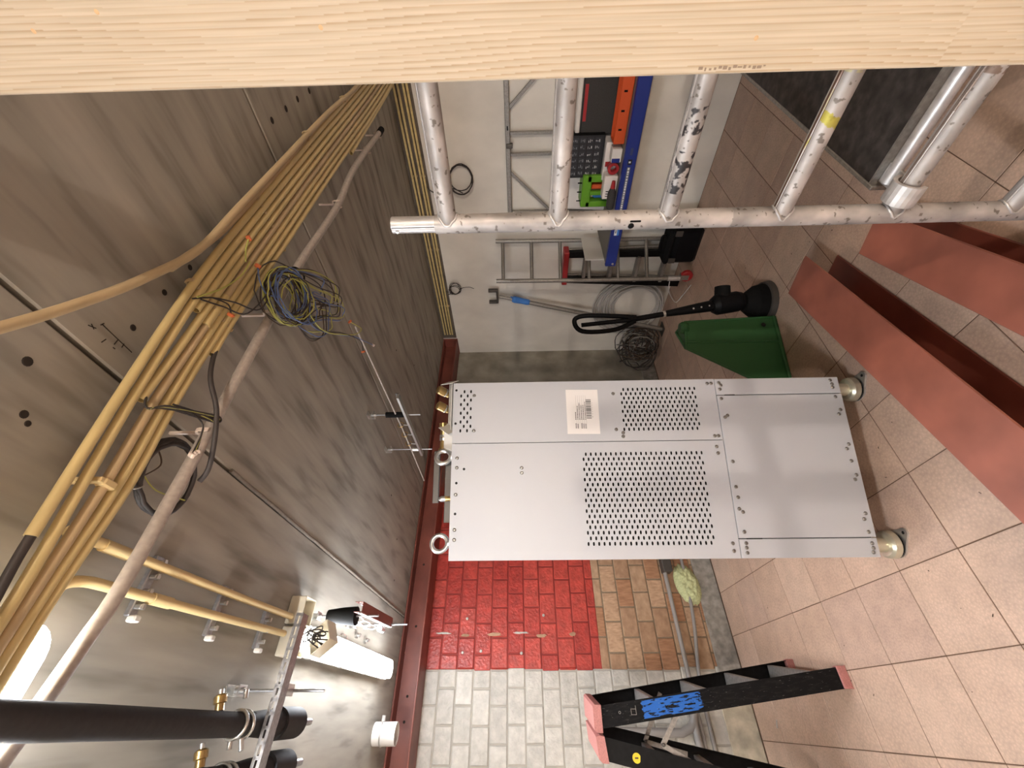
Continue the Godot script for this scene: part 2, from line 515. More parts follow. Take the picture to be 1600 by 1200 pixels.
	for q in [[2.05, -0.62], [1.44, -0.64], [1.62, -0.385], [1.93, -0.4], [2.07, -0.39]]:
		obj("wall_plug", G.new().lathe([Vector2(0.0, 0.008), Vector2(0.009, 0.008), Vector2(0.011, 0.0)], Vector3(WL + 0.002, q[0], q[1]), Vector3.RIGHT, 10), mats.white_0, wl)
	# concrete plinth at the foot of the brick wall
	var kb := struct("trim_1", G.new().span(Vector3(WL, 0, WB), Vector3(WL + 0.012, 0.168, -0.2), 0.004), mats.kerb)
	var kb2 := struct("trim_2", G.new().span(Vector3(WL, 0, -0.198), Vector3(WL + 0.010, 0.215, 1.5), 0.004), mats.kerb_white)
	# ceiling: precast slabs with open joints
	var ce := struct("ceiling", G.new().span(Vector3(WL - 0.2, CEIL + 0.03, WB - 0.2), Vector3(x1 + 0.2, CEIL + 0.25, z1 + 0.2)), mats.hole)
	var seams := [WB - 0.19, -2.665, -1.625, -0.595, 0.44, 1.48, z1 + 0.19]
	for i in seams.size() - 1:
		obj("ceiling_slab", G.new().span(Vector3(WL - 0.19, CEIL, seams[i] + 0.005), Vector3(x1 + 0.19, CEIL + 0.05, seams[i + 1] - 0.005), 0.004), mats.concrete, ce)
	var bead := []
	for k in 40:
		bead.append(Vector3(lerpf(-3.5, -1.15, k / 39.0), CEIL + 0.0 + rng.randf_range(-0.001, 0.001), -0.598 + rng.randf_range(-0.001, 0.001)))
	obj("joint_sealant", G.new().tube(bead, 0.007, 8), mats.sealant, ce)
	for q in [[-0.545, -0.509, 0.0095], [-0.652, -0.71, 0.008], [-0.657, -0.844, 0.008], [-0.668, -0.964, 0.008], [-0.568, -1.722, 0.012], [-0.576, -1.864, 0.012], [-0.583, -1.995, 0.012], [-0.595, -2.137, 0.012], [-0.6, -0.43, 0.008], [-0.615, -0.42, 0.006]]:
		obj("anchor_hole", G.new().lathe([Vector2(q[2], 0.0), Vector2(q[2] * 0.8, 0.0012), Vector2(0.0, 0.0012)], Vector3(q[0], CEIL, q[1]), Vector3.DOWN, 12), mats.hole, ce)
	for q in [[-0.578, -0.640, -0.594, -0.647], [-0.581, -0.647, -0.592, -0.642], [-0.596, -0.659, -0.599, -0.668], [-0.598, -0.663, -0.685, -0.662], [-0.620, -0.631, -0.623, -0.644], [-0.643, -0.647, -0.643, -0.661], [-0.660, -0.654, -0.659, -0.665], [-0.645, -0.640, -0.651, -0.641]]:
		obj("pencil_stroke", G.new().bar(Vector3(q[0], CEIL, q[1]), Vector3(q[2], CEIL, q[3]), 0.0022, 0.0008), mats.hole, ce)
	var crumbs := G.new()
	for q in [[-1.41, -3.45],[-1.33, -2.03],[-1.43, -2.73],[-1.46, -2.11],[-1.60, -2.26],[-2.49, -3.56],[-1.29, -3.63],[-1.43, -3.15],[-1.35, -2.71],[-2.54, -0.14],[-2.42, -0.08],[-2.90, 0.02],[-3.43, -0.71],[-1.67, -0.94],[-1.54, -0.99],[-1.74, -1.02],[-1.44, -0.99],[-1.72, -0.82],[-1.41, -0.94],[-2.48, -0.28],[-1.78, -0.45],[-1.74, -0.31],[-1.41, -0.61],[-2.95, -0.36],[-3.08, -0.56],[-1.64, -0.27],[-1.89, -0.07],[-2.37, -1.87],[-1.81, -2.46],[-1.20, -1.93]]:
		for k in 1:
			crumbs.box(Vector3(q[0] + rng.randf_range(-0.02, 0.02) * k, 0.0015, q[1] + rng.randf_range(-0.02, 0.02) * k), Vector3(rng.randf_range(0.003, 0.012), 0.002, rng.randf_range(0.002, 0.0045)), 0.001, Basis(Vector3.UP, rng.randf() * 3.0))
	var cr := obj("floor_debris", crumbs, mats.cable_brown)
	tag(cr, "dark crumbs and splinters scattered over the tan floor tiles", "debris")
	cr.set_meta("kind", "stuff")
	for q in [[-2.2, -2.1], [-2.65, -2.35], [-1.75, -2.9], [-2.9, -1.9], [-3.1, -0.75], [-3.2, 0.25], [-3.22, 0.4], [-3.19, 0.12], [-2.75, -0.5], [-2.95, -0.45], [-3.3, -1.5], [-3.4, -2.5], [-2.7, -1.2], [-3.0, -1.0]]:
		obj("anchor_hole", G.new().lathe([Vector2(0.007, 0.0), Vector2(0.005, 0.0012), Vector2(0.0, 0.0012)], Vector3(q[0], CEIL, q[1]), Vector3.DOWN, 8), mats.hole, ce)

# ------------------------------------------------------------------ lamps
func stadium(l: float, w: float, n := 10) -> PackedVector2Array:
	var p := PackedVector2Array()
	for s in [1, -1]:
		for k in n + 1:
			var a := -PI / 2 + PI * k / n
			p.append(Vector2(s * (l / 2 - w / 2 + cos(a) * w / 2), s * sin(a) * w / 2))
	return p

func batten(label: String, at: Vector3, turn: float, l: float, energy: float, d := 0.078, side := 0.13, shift := 0.0):
	var o := thing("batten_lamp", label, "lamp", at, turn, "")
	var t := Transform3D(Basis(Vector3(1, 0, 0), Vector3(0, 0, 1), Vector3(0, -1, 0)), Vector3.ZERO)
	obj("housing", G.new().prism(stadium(l - 0.02, 0.085), 0.0, d - 0.028, t), mats.lamp_body, o)
	obj("rim", G.new().prism(stadium(l, 0.105), d - 0.038, d - 0.026, t), mats.lamp_body, o)
	obj("diffuser", G.new().prism(stadium(l - 0.012, 0.094), d - 0.026, d, t), mats.lamp_glow, o)
	for s in [-0.42, -0.14, 0.14, 0.42]:
		for w in [-1, 1]:
			obj("clip", G.new().box(Vector3(s * l, 0.028 - d, w * 0.052), Vector3(0.03, 0.02, 0.006), 0.002), mats.zinc, o)
	var li := AreaLight3D.new()
	li.name = "lamp_light"
	li.area_size = Vector2(l - 0.1, 0.08)
	li.light_energy = energy * 0.78
	li.light_color = hexc("edf5ff")
	li.area_range = 12.0
	li.area_attenuation = 2.0
	li.shadow_enabled = true
	li.rotation_degrees.x = -90
	li.position = Vector3(0, -d - 0.005, 0)
	o.add_child(li)
	for k in 4:   # what the bulging diffuser throws sideways
		var om := OmniLight3D.new()
		om.name = "lamp_glow_light"
		om.light_energy = energy * side
		om.light_color = li.light_color
		om.light_size = 0.035
		om.omni_range = 12.0
		om.omni_attenuation = 2.0
		om.shadow_enabled = true
		om.position = Vector3((k - 1.5) * l * 0.25 * (1.0 - absf(shift) * 2.0) + shift * l, -d - 0.045, 0)
		o.add_child(om, true)

func lamps():
	batten("long white batten lamp glowing on the ceiling near the brick wall", Vector3(-2.47, CEIL, -0.235), 0.0, 1.3, 0.63, 0.078, 0.065)
	batten("glowing batten lamp beside the yellow conduit bundle, partly behind the black insulated pipe", Vector3(-0.80, CEIL, 0.50), 90.0, 1.27, 1.05, 0.06, 0.125, -0.22)
	# a warm bulkhead lamp on the wall behind the camera shines through a timber frame onto the cabinet
	var at := Vector3(2.6, 1.95, 1.05)
	var o := thing("bulkhead_lamp", "round warm bulkhead lamp on the wall behind the camera", "lamp", at)
	obj("base", G.new().lathe([Vector2(0.0, 0.0), Vector2(0.12, 0.0), Vector2(0.12, 0.03), Vector2(0.09, 0.04)], Vector3.ZERO, Vector3.LEFT, 32), mats.lamp_body, o)
	obj("glass", G.new().lathe([Vector2(0.09, 0.038), Vector2(0.085, 0.06), Vector2(0.06, 0.085), Vector2(0.0, 0.095)], Vector3.ZERO, Vector3.LEFT, 28), mats.warm_glow, o)
	var w := OmniLight3D.new()
	w.name = "lamp_light"
	w.light_energy = 1.5
	w.light_color = hexc("fff0e2")
	w.light_size = 0.03
	w.omni_range = 14.0
	w.omni_attenuation = 2.0
	w.shadow_enabled = true
	w.position = Vector3(-0.17, 0, 0)
	o.add_child(w)
	var tf := thing("timber_studs", "pale timber frame of two studs and a rail standing behind the camera", "frame")
	for q in [[0.40, -0.027, 0.054], [0.42, 0.164, 0.052]]:
		obj("stud", G.new().span(Vector3(q[0] - 0.02, 0, q[1] - q[2] / 2), Vector3(q[0] + 0.02, 1.66, q[1] + q[2] / 2), 0.003), mats.pine_plain, tf)
	for y in [1.26, 0.85]:
		obj("rail", G.new().span(Vector3(0.445, y - 0.022, -0.35), Vector3(0.47, y + 0.022, 0.5), 0.003), mats.pine_plain, tf)

# ------------------------------------------------------------------ red steel along the brick wall
func beam_along_wall():
	var o := thing("steel_beam", "dark red primed steel I-beam running under the ceiling along the brick wall", "beam", Vector3(-3.64, 0, 0))
	var z0 := WB + 0.02
	var z1 := 1.6
	obj("web", G.new().span(Vector3(-0.006, 2.345, z0), Vector3(0.006, 2.49, z1)), mats.beam, o)
	obj("flange", G.new().span(Vector3(-0.119, 2.337, z0), Vector3(0.12, 2.35, z1), 0.003), mats.beam, o)
	obj("flange", G.new().span(Vector3(-0.119, 2.483, z0), Vector3(0.12, 2.496, z1), 0.003), mats.beam, o)
	obj("end_plate", G.new().span(Vector3(-0.119, 2.33, z0 - 0.014), Vector3(0.13, 2.496, z0), 0.002), mats.beam, o)
	for z in [-2.35, -1.0, -0.55, -0.12, 0.02, 0.4]:
		obj("bolt_hole", G.new().lathe([Vector2(0.009, 0.0), Vector2(0.007, 0.0015), Vector2(0.0, 0.0015)], Vector3(0.006, 2.425, z), Vector3.RIGHT, 10), mats.hole, o)

# ------------------------------------------------------------------ cabinet
func capsule_hole(cells: G, x0: float, x1: float, y0: float, y1: float, z: float):
	var c := Vector2((x0 + x1) / 2, (y0 + y1) / 2)
	var w := (x1 - x0) / 2
	var h := (y1 - y0) / 2
	var B := [Vector2(w, 0), Vector2(w, h), Vector2(w * 0.35, h), Vector2(-w * 0.35, h), Vector2(-w, h), Vector2(-w, 0), Vector2(-w, -h), Vector2(-w * 0.35, -h), Vector2(w * 0.35, -h), Vector2(w, -h)]
	var a := 0.0040
	var r := 0.0042
	var H := [Vector2(a + r, 0), Vector2(a + r * 0.7, r * 0.7), Vector2(a * 0.7, r), Vector2(-a * 0.7, r), Vector2(-a - r * 0.7, r * 0.7), Vector2(-a - r, 0), Vector2(-a - r * 0.7, -r * 0.7), Vector2(-a * 0.7, -r), Vector2(a * 0.7, -r), Vector2(a + r * 0.7, -r * 0.7)]
	var n := Vector3(0, 0, 1)
	for k in 10:
		var j := (k + 1) % 10
		var b0 := Vector3(c.x + B[k].x, c.y + B[k].y, z)
		var b1 := Vector3(c.x + B[j].x, c.y + B[j].y, z)
		var h0 := Vector3(c.x + H[k].x, c.y + H[k].y, z)
		var h1 := Vector3(c.x + H[j].x, c.y + H[j].y, z)
		cells.quad(b0, b1, h1, h0, n)
		var inn := Vector3(-(H[k].x + H[j].x), -(H[k].y + H[j].y), 0).normalized()
		cells.quad(h0, h1, h1 - n * 0.002, h0 - n * 0.002, inn)

func vent_panel(x0: float, x1: float, y0: float, y1: float, z: float, vents: Array) -> G:   # sheet with slotted fields; vents sorted upward, each [s0, s1, ya, yb, columns, rows]
	var g := G.new()
	var n := Vector3(0, 0, 1)
	var rect := func(a: float, b: float, c: float, d: float):
		if b - a > 1e-5 and d - c > 1e-5:
			g.quad(Vector3(a, c, z), Vector3(b, c, z), Vector3(b, d, z), Vector3(a, d, z), n)
	var y := y0
	for v in vents:
		var ps: float = (v[1] - v[0]) / (v[4] - 1)
		var py: float = (v[3] - v[2]) / (v[5] - 1)
		var lo: float = v[2] - py
		var hi: float = v[3] + py
		rect.call(x0, x1, y, lo)
		rect.call(x0, v[0] - ps / 2, lo, hi)
		rect.call(v[1] + ps / 2, x1, lo, hi)
		for i in v[4]:
			var a: float = v[0] + (i - 0.5) * ps
			var off: float = 0.0 if i % 2 == 0 else -py * 0.5
			var yb: float = v[2] - py / 2 + off
			rect.call(a, a + ps, lo, yb)
			for j in v[5]:
				capsule_hole(g, a, a + ps, yb + j * py, yb + (j + 1) * py, z)
			rect.call(a, a + ps, yb + v[5] * py, hi)
		y = hi
	rect.call(x0, x1, y, y1)
	# the rolled edges of the sheet
	g.quad(Vector3(x0, y0, z), Vector3(x1, y0, z), Vector3(x1, y0, z - 0.012), Vector3(x0, y0, z - 0.012), Vector3(0, -1, 0))
	g.quad(Vector3(x0, y1, z), Vector3(x1, y1, z), Vector3(x1, y1, z - 0.012), Vector3(x0, y1, z - 0.012), Vector3(0, 1, 0))
	g.quad(Vector3(x0, y0, z), Vector3(x0, y1, z), Vector3(x0, y1, z - 0.012), Vector3(x0, y0, z - 0.012), Vector3(-1, 0, 0))
	g.quad(Vector3(x1, y0, z), Vector3(x1, y1, z), Vector3(x1, y1, z - 0.012), Vector3(x1, y0, z - 0.012), Vector3(1, 0, 0))
	return g

func label_texture() -> ImageTexture:
	var w := 280
	var h := 200
	var im := Image.create(w, h, false, Image.FORMAT_RGB8)
	im.fill(hexc("e6e2df"))
	var ink := hexc("5d5a58")
	var pale := hexc("a5a19e")
	for k in 6:   # six ruled rows of small print
		var y := 52 + k * 12
		im.fill_rect(Rect2i(34, y + 8, 210, 1), pale)
		var x := 34
		while x < 62:
			var d := rng.randi_range(3, 7)
			if k != 2: im.fill_rect(Rect2i(x, y, d, 6), ink)
			x += d + 2
		x = 88
		var stop: int = [128, 176, 196, 182, 178, 200][k]
		while x < stop:
			var d := rng.randi_range(2, 9)
			im.fill_rect(Rect2i(x, y + 1, d, 5), ink)
			x += d + 2
	var x := 96
	while x < 218:   # bar code
		var d := rng.randi_range(1, 4)
		im.fill_rect(Rect2i(x, 122, d, 32), hexc("4a4746"))
		x += d + rng.randi_range(1, 3)
	x = 102
	while x < 205:
		im.fill_rect(Rect2i(x, 158, 3, 5), pale)
		x += rng.randi_range(6, 16)
	return ImageTexture.create_from_image(im)

func cabinet():
	var o := thing("equipment_cabinet", "tall light grey sheet metal cabinet with slotted vents standing on levelling feet", "cabinet", Vector3(-1.837, 0, -0.519), 67.79)
	var W := 0.785
	var y0 := 0.11
	var yj := 0.684
	var y1 := 1.914
	var D := 0.66
	var zb := -0.016
	obj("body", G.new().span(Vector3(0.001, y0 + 0.001, -D), Vector3(W - 0.001, y1 - 0.001, zb - 0.005), 0.002), mats.cabinet, o)
	obj("dark_lining", G.new().span(Vector3(0.01, yj, zb - 0.005), Vector3(W - 0.01, y1 - 0.01, zb)), mats.inside, o)
	var g := 0.0015
	var big := obj("vented_panel", vent_panel(0, 0.497 - g, yj + g, y1, 0, [[0.062, 0.441, 0.80, 1.318, 18, 24]]), mats.cabinet, o)
	var slim := obj("vented_panel", vent_panel(0.497 + g, W, yj + g, y1, 0, [[0.552, 0.741, 0.792, 1.124, 10, 16], [0.556, 0.743, 1.846, 1.877, 10, 2]]), mats.cabinet, o)
	var low := obj("lower_panel", G.new().span(Vector3(0.079, y0, -0.014), Vector3(0.704, yj - g, 0.0015), 0.0015), mats.cabinet, o)
	var left := obj("corner_strip", G.new().span(Vector3(0, y0, -0.014), Vector3(0.0755, yj - g, 0), 0.0012), mats.cabinet, o)
	var rgt := obj("corner_strip", G.new().span(Vector3(0.7075, y0, -0.014), Vector3(W, yj - g, 0), 0.0012), mats.cabinet, o)
	obj("seam_shadow_gap", G.new().span(Vector3(0.02, y0 + 0.01, zb - 0.005), Vector3(W - 0.02, yj, zb)), mats.inside, o)
	obj("lifting_slot", G.new().span(Vector3(0.0748, 0.585, -0.01), Vector3(0.0795, 0.65, 0.0018)), mats.inside, o)
	obj("lifting_slot", G.new().span(Vector3(0.7038, 0.60, -0.01), Vector3(0.708, 0.645, 0.0018)), mats.inside, o)
	var head := G.new().lathe([Vector2(0.0082, 0.0), Vector2(0.0075, 0.0022), Vector2(0.0045, 0.0038), Vector2(0.0035, 0.0026), Vector2(0.0, 0.0026)], Vector3.ZERO, Vector3(0, 0, 1), 12).done()
	var dot := G.new().lathe([Vector2(0.0058, 0.0), Vector2(0.005, 0.0006), Vector2(0.0, 0.0006)], Vector3.ZERO, Vector3(0, 0, 1), 10).done()
	for q in [[.723, 1.815], [.555, 1.815], [.722, 1.162], [.552, 1.161], [.536, 1.131], [.519, 1.132], [.764, .718], [.764, .700], [.516, .719], [.516, .702]]:
		obj("screw", head, mats.screw, slim, Vector3(q[0], q[1], 0))
	for q in [[.431, 1.889], [.388, 1.889], [.271, 1.891], [.124, 1.892], [.083, 1.892], [.384, 1.597], [.362, 1.597], [.467, .718], [.438, .716], [.059, .711], [.029, .711]]:
		obj("screw", head, mats.screw, big, Vector3(q[0], q[1], 0))
	for q in [[.382, 1.856], [.321, 1.889], [.19, 1.891]]:
		obj("small_hole", dot, mats.inside, big, Vector3(q[0], q[1], 0))
	for q in [[.75, 1.90], [.59, 1.90]]:
		obj("small_hole", dot, mats.inside, slim, Vector3(q[0], q[1], 0))
	for q in [[.689, .664], [.689, .141], [.601, .66], [.609, .648], [.628, .132], [.608, .143], [.47, .132], [.45, .145], [.396, .138], [.335, .131], [.316, .141], [.4, .657], [.29, .661], [.246, .659], [.198, .662], [.185, .648], [.174, .132], [.151, .143], [.104, .656], [.099, .137]]:
		obj("screw", head, mats.screw, low, Vector3(q[0], q[1], 0.0015))
	for q in [[.766, .664], [.754, .656], [.735, .663], [.77, .146], [.751, .142], [.735, .142]]:
		obj("screw", head, mats.screw, rgt, Vector3(q[0], q[1], 0))
	for q in [[.059, .655], [.041, .656], [.021, .656], [.054, .133], [.036, .132], [.019, .136]]:
		obj("screw", head, mats.screw, left, Vector3(q[0], q[1], 0))
	# type sheet: the print is a texture on the paper
	var st := SurfaceTool.new()
	st.begin(Mesh.PRIMITIVE_TRIANGLES)
	var c := [Vector3(.532, 1.235, .0008), Vector3(.742, 1.235, .0008), Vector3(.744, 1.384, .0008), Vector3(.534, 1.384, .0008)]
	var uv := [Vector2(0, 1), Vector2(1, 1), Vector2(1, 0), Vector2(0, 0)]
	for i in [0, 2, 1, 0, 3, 2]:
		st.set_normal(Vector3(0, 0, 1)); st.set_uv(uv[i]); st.add_vertex(c[i])
	var lm := mat(Color.WHITE, 0.75)
	lm.albedo_texture = label_texture()
	var sheet := obj("type_sheet", st.commit(), lm, slim)
	sheet.set_meta("label", "white printed type sheet with a bar code")
	# levelling feet
	for q in [[0.045, -0.045], [W - 0.05, -0.045], [0.05, -D + 0.06], [W - 0.05, -D + 0.06]]:
		var at := Vector3(q[0], 0, q[1])
		var ft := obj("levelling_foot", G.new().lathe([Vector2(0.0, 0.112), Vector2(0.031, 0.112), Vector2(0.031, 0.05), Vector2(0.033, 0.046)], at, Vector3.UP, 24), mats.zinc_yellow, o)
		obj("bell", G.new().lathe([Vector2(0.028, 0.056), Vector2(0.046, 0.053), Vector2(0.055, 0.044), Vector2(0.058, 0.02), Vector2(0.05, 0.017)], at, Vector3.UP, 28), mats.zinc_yellow, ft)
		obj("rubber_ring", G.new().lathe([Vector2(0.051, 0.02), Vector2(0.051, 0.008)], at, Vector3.UP, 24), mats.black_matte, ft)
		var outl := PackedVector2Array()
		for k in 20:
			var a := deg_to_rad(45 + 270.0 * k / 19)
			outl.append(Vector2(cos(a), sin(a)) * 0.056)
		for k in 6:
			var a := deg_to_rad(-50 + 100.0 * k / 5)
			outl.append(Vector2(0.078 + cos(a) * 0.02, sin(a) * 0.02))
		var tf := Transform3D(Basis(Vector3.UP, deg_to_rad(-50)) * Basis(Vector3(1, 0, 0), Vector3(0, 0, -1), Vector3(0, 1, 0)), at)
		obj("foot_plate", G.new().prism(outl, 0.0, 0.008, tf), mats.zinc, ft)
		obj("bolt_hole", G.new().lathe([Vector2(0.007, 0.0085), Vector2(0.0, 0.0085)], at + Vector3(0.079, 0, 0).rotated(Vector3.UP, deg_to_rad(-50)), Vector3.UP, 12), mats.inside, ft)
	# lifting eyes
	for q in [[0.068, -0.03, 90.0], [0.443, -0.05, 30.0]]:
		var c0 := Vector3(q[0], y1 + 0.046, q[1])
		var ax := Vector3(0, 0, 1).rotated(Vector3.UP, deg_to_rad(10.0 if q[2] > 60 else 25.0))
		var e := obj("lifting_eye", G.new().tube(ring(c0, 0.034, ax, 28), 0.0095, 12, false, true), mats.zinc, o)
		obj("collar", G.new().lathe([Vector2(0.0, 0.0), Vector2(0.02, 0.0), Vector2(0.02, 0.008), Vector2(0.012, 0.014), Vector2(0.0, 0.014)], Vector3(q[0], y1, q[1]), Vector3.UP, 18), mats.zinc, e)
	# pipe connections on the lid
	var br := obj("valve_bracket", G.new().span(Vector3(0.56, y1 + 0.015, -0.17), Vector3(0.80, y1 + 0.018, -0.05)), mats.white_plastic, o)
	for q in [[0.60, 0.555], [0.815, 0.80]]:   # bent white cheeks of the bracket
		obj("cheek", G.new().bar(Vector3(q[0], y1 + 0.062, -0.10), Vector3(q[1], y1 + 0.001, -0.03), 0.05, 0.003, 0.0, Vector3(1, 0.6, 0)), mats.white_plastic, br)
	obj("back_plate", G.new().span(Vector3(0.60, y1, -0.085), Vector3(0.81, y1 + 0.035, -0.082)), mats.alu_dull, br)
	obj("back_plate", G.new().span(Vector3(0.475, y1, -0.10), Vector3(0.60, y1 + 0.055, -0.097)), mats.white_plastic, br)
	for q in [[0.755, 0.072], [0.675, 0.078]]:
		var b := Vector3(q[0], y1 + 0.03, -0.12)
		var d := Vector3(0.30, 0.72, 0.5).normalized()
		var v := obj("brass_valve", G.new().lathe([Vector2(0.0, -0.03), Vector2(0.011, -0.03), Vector2(0.011, 0.012), Vector2(0.017, 0.014), Vector2(0.017, 0.03), Vector2(0.0, 0.03)], b, d, 14), mats.brass, o)
		obj("brass_cap", G.new().lathe([Vector2(0.0, 0.036), Vector2(0.019, 0.036), Vector2(0.022, 0.04), Vector2(0.022, 0.072), Vector2(0.017, 0.078), Vector2(0.0, 0.074)], b, d, 16), mats.brass, v)
		obj("clip", G.new().lathe([Vector2(0.019, 0.028), Vector2(0.021, 0.03), Vector2(0.021, 0.035), Vector2(0.019, 0.036)], b, d, 14), mats.zinc, v)
	for q in [[0.585, 0.05], [0.50, 0.05]]:
		var b := Vector3(q[0], y1 + 0.062, -0.11)
		var d := Vector3(1 if q[0] > 0.55 else -1, 0.05, 0.1).normalized()
		var v := obj("brass_valve", G.new().lathe([Vector2(0.0, -0.045), Vector2(0.014, -0.045), Vector2(0.014, 0.01), Vector2(0.019, 0.012), Vector2(0.019, 0.03), Vector2(0.0, 0.03)], b, d, 16), mats.brass, o)
		obj("ring_nut", G.new().lathe([Vector2(0.0, -0.055), Vector2(0.021, -0.055), Vector2(0.021, -0.043), Vector2(0.0, -0.043)], b, d, 6), mats.zinc, v)
	var sv := obj("sensor_fitting", G.new().lathe([Vector2(0.0, 0.0), Vector2(0.012, 0.0), Vector2(0.012, 0.022), Vector2(0.014, 0.022), Vector2(0.014, 0.03), Vector2(0.0, 0.03)], Vector3(0.255, y1, -0.05), Vector3.UP, 6), mats.brass, o)
	obj("cap", G.new().lathe([Vector2(0.0, 0.03), Vector2(0.013, 0.03), Vector2(0.013, 0.048), Vector2(0.007, 0.06), Vector2(0.0, 0.06)], Vector3(0.255, y1, -0.05), Vector3.UP, 14), mats.zinc, sv)
	for q in [[0.15, 0.43, -0.13, 0.05], [0.24, 0.50, -0.27, 0.135]]:
		obj("top_rail", G.new().span(Vector3(q[0], y1 + q[3] - 0.03, q[2] - 0.02), Vector3(q[1], y1 + q[3], q[2]), 0.002), mats.dark_steel, o)

# ------------------------------------------------------------------ aluminium scaffold
func dab_mat(kind: int) -> StandardMaterial3D:   # tube skin with splashes of paint and mortar: u round the tube, v along it
	var w := 64
	var h := 512
	var im := Image.create(w, h, false, Image.FORMAT_RGB8)
	var n := FastNoiseLite.new(); n.seed = 300 + kind; n.frequency = 0.03; n.fractal_octaves = 4
	var m := FastNoiseLite.new(); m.seed = 340 + kind; m.frequency = 0.09; m.fractal_octaves = 3
	for y in h:
		for x in w:
			var a := TAU * x / w
			var px := cos(a) * 10.0
			var pz := sin(a) * 10.0
			var v := 0.8 + 0.22 * n.get_noise_3d(px, y * 0.5, pz)
			var c := Color(v, v * 0.985, v * 0.97)
			var k := m.get_noise_3d(px, y * 0.8, pz)
			if m.get_noise_3d(px + 90, y * 0.9, pz) > 0.42: c = c.lerp(hexc("5f564c"), 0.6)
			var t := y / 512.0
			if kind == 2 and ((absf(t - 0.24) < 0.035) or (absf(t - 0.13) < 0.05) or absf(t - 0.36) < 0.02) and k > 0.02: c = c.lerp(hexc("2c2b2e"), clampf((k - 0.02) * 8.0, 0.0, 0.9))
			if kind == 3:
				if absf(t - 0.237 + 0.01 * sin(a)) < 0.011 + 0.006 * k: c = c.lerp(hexc("d8cf4a"), 0.8)
				elif absf(t - 0.36) < 0.03 and k > -0.15: c = c.lerp(hexc("cfc98a"), 0.6)
				if t > 0.39: c = c.lerp(hexc("6f4a35"), clampf((t - 0.39) * 14.0, 0.0, 0.85))
			if kind == 4 and t > 0.32 and k > -0.2: c = c.lerp(hexc("6a4c3a"), 0.6)
			im.set_pixel(x, y, c)
	var s := mat(hexc("dcd8d6"), 0.55, 0.45)
	s.albedo_texture = ImageTexture.create_from_image(im)
	s.uv1_scale = Vector3(1, 1.0, 1)
	return s

